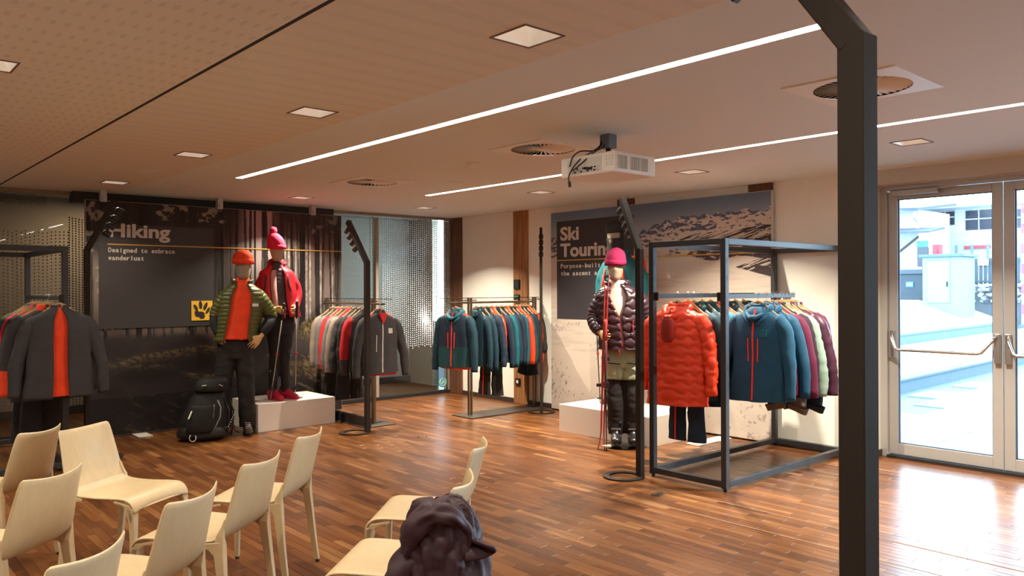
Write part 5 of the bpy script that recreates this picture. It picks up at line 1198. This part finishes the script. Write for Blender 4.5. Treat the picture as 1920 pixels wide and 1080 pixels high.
b = MB(); b.grid(shell([(.14,.20,.15,-.01,-.0),(.10,.232,.165,-.01,0),(.04,.235,.165,-.01,0),(.002,.16,.12,-.01,0)], 30, 12, amp=.010), closed_u=True, cap0=True, cap1=True).build('base_compartment', mat('black_base', (.010,.010,.012), .5), t, smooth=True)
MB().tube([(.135,-.115,.40),(.165,-.135,.33),(.160,-.155,.24),(.12,-.165,.15),(.075,-.17,.08)], .007, 8).build('grey_piping', mat('grey_piping', (.16,.16,.17), .5), t, smooth=True)
MB().tube([(.105,-.13,.36),(.095,-.165,.25),(.06,-.185,.12)], .005, 8).build('pocket_seam', mat('grey_piping', (.16,.16,.17), .5), t, smooth=True)
MB().bar((-.10,-.165,.31),(-.13,-.185,.235),.020,.006).build('brand_mark', mat('white_mark', (.75,.75,.72), .6), t)
MB().tube([(-.09+.03*math.cos(a), -.215, .055+.035*math.sin(a)) for a in np.linspace(2.2, 6.9, 14)], .0045, 6).build('ring_mark', mat('white_mark', (.75,.75,.72), .6), t, smooth=True)
MB().bar((-.01,-.095,.545),(.03,-.10,.55),.018,.006).bar((.15,-.10,.55),(.18,-.085,.535),.014,.006).build('lid_mark', mat('white_mark', (.75,.75,.72), .6), t)
for x in (.19, .235): MB().tube([(x,.0,.40),(x+.05,-.04,.28),(x+.04,-.06,.12),(x+.02,-.04,.03)], .012, 8, flat=.6).build('hip_strap', M_black, t, smooth=True)
b = MB()
for k in range(7): b.ball((.235+.010*k-.0, -.10+.004*k, .13+.022*k), .0055, 6, 4)
b.build('cord_beads', mat('white_mark', (.75,.75,.72), .6), t)
# small gear by the boots
t = empty('trekking_crampon', (3.16, 7.97, .003), .2, 'small tangled metal and strap gear on the floor between rucksack and boot', 'gear')
b = MB()
for k in range(6): b.tube([(.03*k, .02*(k % 2), .0),(.03*k+.01,.01,.03),(.03*k+.03,.02,.012)], .004, 5)
b.build('metal_teeth', M_chrome, t); MB().tube([(0,0,.03),(.05,.03,.10),(.10,.01,.13),(.14,.02,.04),(.17,0,.02)], .006, 6).build('strap', M_black, t, smooth=True)

# ---- ski plinth, front ski mannequin
tag(MB().box(5.90, 6.60, 4.72, 5.92, .0, .285).build('plinth', M_white, bevel=.003), 'white rectangular plinth behind the front ski mannequin', 'plinth')
t = empty('mannequin', (5.80, 4.95, .012), math.radians(-49.5), 'front ski mannequin in pink beanie, dark plum wave-quilted jacket and green trousers', 'mannequin')
b = MB(); hc = (-.075, -.02, 1.69); TH = head_mb(b, hc, tilt=.08, yaw=0, s=1.02)
limb_mb(b, [(-.06,.02,1.36),(-.06,.025,1.48),(-.072,.015,1.60)], [.056,.040,.040])
b.grid(shell([(1.45,.08,.08,-.05,.02),(1.40,.17,.10,-.045,.02),(1.2,.165,.11,-.03,.02),(1.05,.13,.10,-.02,.02),(.92,.155,.11,-.0,.02),(.84,.11,.08,0,.02)], 20, 12, amp=0), closed_u=True, cap0=True, cap1=True)
limb_mb(b, [(-.165,.015,1.42),(-.235,.02,1.32),(-.275,.02,1.21),(-.265,-.05,1.13),(-.225,-.11,1.075)], [.042,.040,.036,.032,.026]); limb_mb(b, [(.11,.015,1.42),(.185,.02,1.32),(.22,.03,1.18),(.19,.0,1.08),(.135,-.045,.99)], [.042,.040,.036,.032,.026])
limb_mb(b, [(-.07,.02,.88),(-.075,-.01,.47),(-.07,.02,.08)], [.08,.055,.04]); limb_mb(b, [(.09,.02,.88),(.085,-.01,.47),(.085,.02,.08)], [.08,.055,.04])
hand(b, (-.215,-.13,1.065), (.30,-.75,-.25), (.9,.3,-.1), (.1,-.1,.9), 1.0, 1.05); hand(b, (.125,-.06,.965), (.12,-.1,-1), (-1,0,0), (0,-1,.0), 1.0, .35)
remeshed(b, 'body', [M_linen, M_hand], .0052, t, 4, picker=lambda p: 1 if (p.z < 1.2) else 0)
cone_hat(t, hc, TH, fabric('magenta_knit', (.30,.016,.075), rough=.9, bump=.8, bs=120), 1.03, top=.150, low=.018, lean=(.01,.02), peak=.025)
SH = wrinkled(trouser_mb((.005,), [[(-.07,.02,.86),(-.08,.0,.72),(-.085,-.005,.62)], [(.085,.02,.86),(.09,.0,.72),(.095,-.005,.62)]], [.105,.100,.095], .95, .155), 'trousers', [fabric('pale_green', (.34,.46,.29))], t, seed=9)
b = MB(); limb_mb(b, [(-.078,.02,.74),(-.082,-.01,.47),(-.075,.02,.10)], [.072,.080,.078], 18, 26); limb_mb(b, [(.088,.02,.74),(.09,-.01,.47),(.088,.02,.10)], [.072,.080,.078], 18, 26)
wrinkled(b, 'lower_trousers', [cl('black')], t, seed=2)
for x0_, x1_ in ((-.145,-.03),(.03,.15)): MB().bar((x0_,-.118,.785),(x1_,-.120,.775),.006,.010).build('pocket_zip', M_black, SH)
BT = mat('ski_boot_black', (.014,.014,.016), .3)
for x in (-.072, .088):
    o = boot(t, (x,.01,.03), 0, BT, M_black, 'ski_boot', .24, s=1.08)
    for z, y in ((.10,-.06),(.16,-.02),(.22,.0)): MB().bar((x-.045,y-.05,z),(x+.045,y-.055,z),.012,.014).build('buckle', mat('buckle_grey', (.35,.35,.36), .3, .8), o)
MB().tube([(0.01,-.02,-.008),(.01,-.02,.0)], .20, 32).build('glass_base', glass('base_glass', (.75,.75,.72)), t)
sh, _p = torso(t, [(1.56,.060,.055,-.07,.0),(1.50,.062,.058,-.065,.0),(1.44,.11,.08,-.055,.01),(1.3,.155,.105,-.04,.01),(1.1,.155,.11,-.02,.01),(.95,.16,.115,-.0,.01)], cl('cream'), 'fleece', amp=.012, rows=30, n=30)
FG = fabric('fig_down', (.028,.011,.018), rough=.40, spec=.6)
jk, Pj = torso(t, [(1.52,.080,.075,-.06,.015),(1.49,.12,.10,-.055,.015),(1.44,.185,.125,-.05,.015),(1.36,.21,.142,-.045,.015),(1.2,.215,.155,-.03,.015),(1.05,.205,.155,-.015,.015),(.905,.215,.155,.0,.015)], FG, 'jacket', gap=lambda z: .34 if z > 1.42 else max(.03, .34-(1.42-z)*1.6), kind='wave', amp=.005, n=72, rows=90)
b = collar_mb((-.058,.015,1.475), .092, .085, .62, spread=1.35); b.build('collar', FG, jk, smooth=True, solid=.018)
edge_strip(Pj, -1, .004, mat('red_zip', (.55,.03,.05), .5), 'front_zip', jk)
b = MB(); H = [[(-.055+math.cos(2*PI*k/16)*rx, .10+math.sin(2*PI*k/16)*ry, zz) for k in range(16)] for zz, rx, ry in ((1.58,.04,.03),(1.57,.10,.05),(1.52,.13,.065),(1.45,.12,.055),(1.38,.07,.03))]
b.grid(np.array(H), closed_u=True, cap0=True, cap1=True).build('hood', FG, jk, smooth=True, sub=1)
for pts in ([(-.165,.015,1.42),(-.235,.02,1.32),(-.275,.02,1.21),(-.265,-.05,1.13),(-.225,-.11,1.075)], [(.11,.015,1.42),(.185,.02,1.32),(.22,.03,1.18),(.19,.0,1.08),(.135,-.045,.99)]):
    MB().grid(limb(pts, (.070,.075,.070,.056,.044), 24, 56, 'baffle', 4, .004), closed_u=True, cap0=True, cap1=True).build('sleeve', FG, jk, smooth=True)
MB().bar((.09,-.166,1.19),(.09,-.168,1.09),.006,.008).build('chest_zip', mat('red_zip', (.55,.03,.05), .5), jk)
MB().tube([(-.035,-.14,.93),(-.04,-.16,.90),(-.04,-.15,.87)], .006, 6).build('zip_tag', mat('zip_tag_pink', (.7,.03,.12), .5), jk)
fr = lambda p: tuple(Matrix.Translation((5.80, 4.95, 0)) @ Matrix.Rotation(math.radians(-49.5), 4, 'Z') @ Vector(p))
# pair of skis held upright
def ski(dx, dy, label):
    t = empty('touring_ski', (0,0,0), 0, label, 'ski', 'red touring skis'); P = []; a = Vector(fr((-.215+dx, -.20+dy, .004))); up = Vector(fr((-.165+dx, -.20+dy, 1.62)))-a
    sx = (Vector(fr((1,0,0)))-Vector(fr((0,0,0)))); sy = (Vector(fr((0,1,0)))-Vector(fr((0,0,0))))
    for f, w, th, o_ in ((0,.030,.004,-.05),(.04,.040,.005,-.02),(.10,.042,.007,.0),(.35,.036,.010,.0),(.5,.033,.013,.0),(.7,.037,.009,.0),(.92,.045,.005,.0),(.97,.040,.004,-.03),(1.0,.018,.003,-.06)):
        c = a+up*f+sx*(o_*.55*(1 if dx < .01 else -.4)); P.append([list(c+sx*(u*th)+sy*(v*w)) for u, v in ((-1,-1),(1,-1),(1,1),(-1,1))])
    MB().grid(np.array(P), closed_u=True, cap0=True, cap1=True).build('ski_body', mat('ski_red', (.36,.035,.03), .35), t, bevel=.002)
    c = a+up*.37; b = MB(); b.bar(c+sy*-.03+sx*.01, c+sy*.03+sx*.01, .05, .05).bar(c+sx*.0-sy*.02, c+sx*-.055-sy*.02, .03, .03).bar(c+up*.15+sx*.01-sy*.02, c+up*.15+sx*.01+sy*.02, .05, .04); b.build('binding', M_black, t, bevel=.004); return t
ski(0, 0, 'left red touring ski held upright by the front ski mannequin'); ski(.026, .0, 'right red touring ski held upright, its tip curving the other way')
walking_pole(0, fr((-.165,-.245,1.18)), fr((-.16,-.24,.0)), 'black ski pole with red grip in front of the upright skis', 'ski pole', M_black, bk=.05, grip_m=mat('ski_grip_red', (.5,.05,.05), .5), name='ski_pole', bm=mat('pale_basket', (.55,.5,.42), .5))

# ---- back ski mannequin on the plinth, turned to the left
t = empty('mannequin', (6.42, 5.52, .285), math.radians(-82), 'rear ski mannequin in black balaclava and teal jacket carrying an orange backpack', 'mannequin')
b = MB(); hc = (.0, -.10, 1.74); TH = head_mb(b, hc, tilt=.1, yaw=.1, s=1.03)
limb_mb(b, [(0,.02,1.42),(0,-.02,1.54),(0,-.07,1.66)], [.060,.052,.052])
b.grid(shell([(1.48,.10,.08,0,.02),(1.44,.18,.10,0,.02),(1.25,.175,.11,0,.02),(1.05,.14,.10,0,.02),(.92,.16,.11,0,.02),(.84,.12,.09,0,.02)], 20, 12, amp=0), closed_u=True, cap0=True, cap1=True)
limb_mb(b, [(-.17,.015,1.445),(-.235,.02,1.33),(-.255,.02,1.17),(-.235,-.07,1.06),(-.19,-.14,1.01)], [.042,.040,.036,.032,.028]); limb_mb(b, [(.17,.015,1.445),(.235,.02,1.33),(.255,.02,1.17),(.235,-.07,1.06),(.19,-.14,1.01)], [.042,.040,.036,.032,.028])
limb_mb(b, [(-.08,.02,.88),(-.085,-.01,.48),(-.09,.02,.08)], [.085,.06,.045]); limb_mb(b, [(.08,.02,.88),(.085,-.01,.48),(.09,.02,.08)], [.085,.06,.045])
hand(b, (-.185,-.155,1.0), (.2,-.85,-.1), (.9,.2,0), (0,-.1,.9), 1.0, 1.05); hand(b, (.185,-.155,1.0), (-.1,-.85,-.1), (-.9,.2,0), (0,-.1,.9), 1.0, 1.05)
remeshed(b, 'body', [M_linen, M_hand], .0052, t, 4, picker=lambda p: 1 if p.z < 1.2 else 0)
BF = cl('black')
P = []
for z, r in ((-.17,.075),(-.12,.078),(-.06,.080),(-.025,.082),(.0,.084)): P.append([list(TH @ Vector((math.cos(2*PI*k/28)*r, math.sin(2*PI*k/28)*r*1.28+.002, z))+Vector(hc)) for k in range(28)])
MB().grid(np.array(P), closed_u=True).build('face_mask', BF, t, smooth=True, solid=.004)
cone_hat(t, hc, TH, BF, 1.0, top=.165, low=.055, peak=.015, cuff=False)
MB().grid(np.array([[list(TH @ Vector((math.cos(a)*.089, math.sin(a)*.089*1.2+.003, z))+Vector(hc)) for a in np.linspace(-.35, PI+.35, 20)] for z in (-.02,.02,.07)])).build('balaclava_back', BF, t, smooth=True, solid=.004)
wrinkled(trouser_mb((0,), [[(-.08,.02,.86),(-.088,-.01,.48),(-.09,.02,.10)], [(.08,.02,.86),(.088,-.01,.48),(.09,.02,.10)]], [.10,.085,.080], .96, .16), 'trousers', [cl('black')], t, seed=6)
for x in (-.09, .09): boot(t, (x,.01,.0), 0, BT, M_black, 'ski_boot', .22, s=1.05)
TJ = fabric('teal_shell', (.010,.095,.115), rough=.6)
jk, Pj = torso(t, [(1.565,.082,.075,0,.01),(1.52,.12,.095,0,.015),(1.47,.20,.12,0,.015),(1.38,.225,.135,0,.015),(1.2,.225,.145,0,.015),(1.02,.215,.145,0,.015),(.90,.225,.15,0,.015)], TJ, 'jacket', amp=.012, n=48, rows=44)
collar_mb((0,.01,1.54), .082, .075, .30, spread=1.15).build('collar', TJ, jk, smooth=True, solid=.010)
MB().tube([(0,-.13,1.45),(0,-.155,1.3),(0,-.16,1.1),(0,-.16,.92)], .006, 6).build('front_zip', cl('zipred'), jk, smooth=True)
MB().tube([(-.22,-.05,1.22),(-.12,-.13,1.21),(0,-.155,1.205),(.12,-.13,1.21),(.22,-.05,1.22)], .007, 6).build('lime_band', cl('lime'), jk, smooth=True)
for s in (-1, 1):
    pts = [(s*.17,.015,1.445),(s*.235,.02,1.33),(s*.255,.02,1.17),(s*.235,-.07,1.06),(s*.19,-.14,1.01)]
    MB().grid(limb(pts, (.066,.070,.062,.052,.044), 18, 34, None, 4, .010), closed_u=True, cap0=True, cap1=True).build('sleeve', TJ, jk, smooth=True)
    MB().grid(np.array([[list(Vector(p)+Vector((0, -.004, 0))) for p in r] for r in limb(pts[-2:], (.056,.05), 14, 6, None, 4, 0)]), closed_u=True).build('cuff', M_black, jk, smooth=True)
bp = empty('ski_backpack', t.location[:], t.rotation_euler.z, 'orange-red backpack on the back of the rear ski mannequin', 'backpack'); OR = fabric('orange_pack', (.80,.075,.018), rough=.6)
MB().grid(shell([(1.56,.07,.04,0,.22),(1.54,.13,.07,0,.24),(1.40,.15,.085,0,.26),(1.2,.145,.085,0,.255),(1.0,.13,.08,0,.235),(.95,.08,.05,0,.22)], 26, 24, amp=.010), closed_u=True, cap0=True, cap1=True).build('bag_body', OR, bp, smooth=True)
for s in (-1, 1):
    MB().tube([(s*.09,.17,1.46),(s*.10,.05,1.52),(s*.105,-.06,1.49),(s*.11,-.12,1.40),(s*.125,-.145,1.25),(s*.17,-.10,1.10),(s*.21,.05,1.04)], .015, 8, flat=.5).build('shoulder_strap', OR, bp, smooth=True)
    MB().bar((s*.155,.20,1.38),(s*.16,.32,1.36),.02,.008).build('buckle_strap', M_black, bp)
MB().tube([(-.11,-.135,1.35),(0,-.165,1.35),(.11,-.135,1.35)], .008, 6, flat=.6).build('chest_strap', M_black, bp, smooth=True)
br = lambda p: tuple(Matrix.Translation((6.42, 5.52, .285)) @ Matrix.Rotation(math.radians(-82), 4, 'Z') @ Vector(p))
walking_pole(0, br((-.17,-.22,1.12)), br((-.16,-.15,.0)), 'ski pole in the left hand of the rear ski mannequin', 'ski pole', M_black, bk=.06, name='ski_pole', basket=mat('ski_grip_red', (.5,.05,.05), .5))
walking_pole(0, br((.18,-.22,1.12)), br((.14,-.18,.0)), 'ski pole in the right hand of the rear ski mannequin', 'ski pole', M_black, bk=.06, name='ski_pole', basket=mat('ski_grip_red', (.5,.05,.05), .5))

# ------------------------------------------------------------------ projector
t = empty('projector', (3.87, 3.43, 2.51), 0, 'white ceiling projector with hanging black cables', 'projector')
bd = MB().box(-.20, .20, -.23, .23, -.30, -.17).build('housing', M_white2, t, bevel=.012, seg=3)
MB().box(.045, .125, .03, .11, -.09, 0).build('ceiling_mount', mat('mount_grey', (.16,.17,.19), .5, .3), t, bevel=.004)
MB().tube([(.085,.07,-.09),(.085,.07,-.165)], .016, 12).build('mount_stem', M_graph, t)
MB().tube([(.13,-.02,-.17),(.13,-.02,-.145)], .012, 10).build('adjuster', M_chrome, t)
for x0_, x1_, nn in ((-.165,-.085,7), (-.045,.035,7), (.055,.115,6)):
    g_ = MB().box(x0_, x1_, -.2335, -.228, -.275, -.195).build('vent_grille', mat('vent_grey', (.20,.19,.18), .6), bd)
    b = MB()
    for k in range(nn+1): b.box(x0_+(x1_-x0_)*k/nn-.0016, x0_+(x1_-x0_)*k/nn+.0016, -.236, -.231, -.275, -.195)
    b.build('vent_ribs', M_white2, g_)
pn = MB().box(-.2025, -.199, -.125, .165, -.285, -.19).build('connector_panel', mat('panel_beige', (.62,.58,.50), .5), bd, bevel=.001)
for i in range(4):
    for j in range(3): MB().box(-.206, -.199, -.215+j*.022, -.203+j*.022, -.205-i*.018, -.196-i*.018).build('key', M_white2, bd)
for k in range(8): MB().box(-.205, -.202, -.105+k*.025, -.09+k*.025, -.258, -.248).build('port', M_black if k % 3 else M_chrome, pn)
for k in range(9): MB().box(-.205, -.202, -.105+k*.028, -.088+k*.028, -.278, -.267).build('port', M_black if k % 2 else M_chrome, pn)
cm = lambda P: [tuple(p) for p in catmull(P, 30)]
b = MB(); b.tube(cm([(.07,.06,-.02),(.03,.07,-.09),(-.06,.08,-.12),(-.15,.10,-.13),(-.20,.12,-.17),(-.225,.125,-.235)]), .0045, 8)
b.tube(cm([(.08,.09,-.02),(.02,.09,-.08),(-.10,.06,-.14),(-.20,.05,-.19),(-.225,.10,-.25),(-.228,.13,-.30),(-.228,.125,-.335)]), .0045, 8)
b.tube(cm([(.06,.10,-.02),(.00,.08,-.10),(-.12,.02,-.15),(-.205,.0,-.20),(-.23,.06,-.25),(-.215,.11,-.26)]), .0045, 8); b.build('cables', M_black, t, smooth=True)
MB().tube([(-.228,.125,-.33),(-.228,.120,-.365)], .010, 8).build('plug', M_black, t); MB().tube([(-.21,.01,-.255),(-.21,-.05,-.262)], .009, 8).build('plug', M_black, t)

# ------------------------------------------------------------------ coat thrown over the chair
t = empty('padded_coat', (1.764, 2.378, -.115), math.radians(-48.5), 'dark plum padded coat thrown over the back of the nearest right chair', 'coat'); CT = fabric('aubergine_down', (.040,.016,.024), rough=.55, spec=.4)
def fold(P, amp, seed, fx=16, fz=7):
    c = P.reshape(-1, 3).mean(0)
    for i in range(P.shape[0]):
        for k in range(P.shape[1]):
            p = Vector(P[i, k]); th = math.atan2(p.y-c[1], p.x-c[0]); q = Vector((th*2.3+seed, p.z*fz, seed)); r = abs(noise.noise(q*1.1))*1.6-.35+.5*(abs(noise.noise(q*2.9+Vector((3,1,7))))-.2)
            n_ = Vector((p.x-c[0], p.y-c[1], .25*(p.z-c[2]))).normalized(); P[i, k] = list(p+n_*(r*amp))
    return P
def coat_part(name, P, fl=0, seed=0, cap=True):
    if fl: P = fold(P, fl, seed)
    return MB().grid(P, closed_u=True, cap0=True, cap1=cap).build(name, CT, t, smooth=True)
coat_part('coat_body', shell([(.835,.03,.03,-.01,-.02),(.825,.075,.06,-.01,-.02),(.77,.115,.095,-.01,-.01),(.68,.145,.12,-.01,.0),(.55,.165,.135,.0,.0),(.40,.175,.14,.01,.0),(.22,.165,.14,.01,.0)], 90, 100, amp=.004), .034, 2.0)
coat_part('collar_roll', limb([(-.11,-.08,.66),(-.085,-.10,.74),(-.02,-.10,.80),(.05,-.08,.79),(.09,-.04,.72),(.08,-.07,.64)], (.032,.038,.036,.036,.034,.03), 26, 70, None, 3, .020))
coat_part('sleeve', limb([(.06,.02,.70),(.10,.0,.66),(.125,-.02,.60),(.11,-.05,.50),(.10,-.05,.30)], (.04,.052,.05,.055,.055), 22, 60, None, 7, .020))
coat_part('sleeve', limb([(-.09,-.05,.67),(-.14,-.08,.57),(-.17,-.09,.44),(-.20,-.08,.30)], (.045,.06,.062,.055), 22, 60, None, 9, .022))
b = MB(); b.grid(np.array([[[.09+.12*math.cos(a)*f, -.03-.06*f+.015*math.sin(3*a), .70-.06*f*math.sin(a)*.6-.02*f] for a in np.linspace(-.9, 1.5, 14)] for f in (0,.5,1)])).build('peaked_flap', CT, t, smooth=True, solid=.012)

# ------------------------------------------------------------------ bead curtains on the glass wall
def beads(name, label, xs, z0, z1, step, r, m, y=9.165, jit=0):
    V = []; F = []; oc = [(0,0,1),(1,0,0),(0,1,0),(-1,0,0),(0,-1,0),(0,0,-1)]; of = [(0,1,2),(0,2,3),(0,3,4),(0,4,1),(5,2,1),(5,3,2),(5,4,3),(5,1,4)]
    for x in xs:
        zz = z1-RN.uniform(0, step); bot = z0+RN.uniform(0, jit)
        while zz > bot:
            b = len(V); V += [(x+a*r, y+c*r*.7, zz+d*r*1.2) for a, c, d in oc]; F += [tuple(b+i for i in f) for f in of]; zz -= step
    me = bpy.data.meshes.new(name); me.from_pydata(V, [], F); me.materials.append(m); o = bpy.data.objects.new(name, me); link(o); tag(o, label, 'bead curtain', kind='stuff'); return o
M_bead = mat('crystal_bead', (.66,.72,.76), .12, .25); M_bead2 = mat('steel_bead', (.48,.44,.38), .14, .85); M_beadd = mat('dark_bead', (.02,.017,.015), .3, .5)
beads('bead_curtain', 'silvery crystal bead curtain hanging in the blue-lit glass corner', [5.80+.034*k for k in range(34)], .66, 2.46, .030, .0105, M_bead, jit=.06)
beads('bead_curtain', 'faint fine beads hanging between the hiking panel and the glass corner', [4.98+.05*k for k in range(15)], .95, 2.46, .045, .0035, M_bead2)
beads('bead_curtain', 'dark bead strings beside the pale window mullion', [5.60, 5.64], .66, 2.46, .030, .009, M_beadd)
beads('bead_curtain', 'glinting bead chains behind the far left rack', [1.40+.038*k for k in range(17)], .30, 2.10, .034, .009, M_bead2)
beads('bead_curtain', 'dark bead chains left of the hiking panel', [2.02+.03*k for k in range(7)], .30, 2.25, .026, .009, M_beadd)
beads('bead_curtain', 'fine upper fringe of beads at the left end of the ceiling', [1.42+.02*k for k in range(20)], 2.36, 2.46, .02, .005, M_beadd)
t = empty('floor_outlet', (4.62, 3.62, .002), .2, 'small metal floor outlet in front of the ski light post', 'floor outlet')
MB().box(-.05, .05, -.035, .035, 0, .003).build('lid', M_bronze, t); MB().box(-.035, .035, -.02, .0, .003, .005).build('flap', M_black, t)
t = empty('floor_fragments', (0, 0, 0), 0, 'two tiny dark crumbs on the floor in front of the hiking post', 'debris')
MB().ball((4.60,6.62,.006), (.012,.008,.005)).ball((4.68,6.60,.006), (.010,.007,.004)).build('crumb', M_black, t)
bpy.context.view_layer.update()
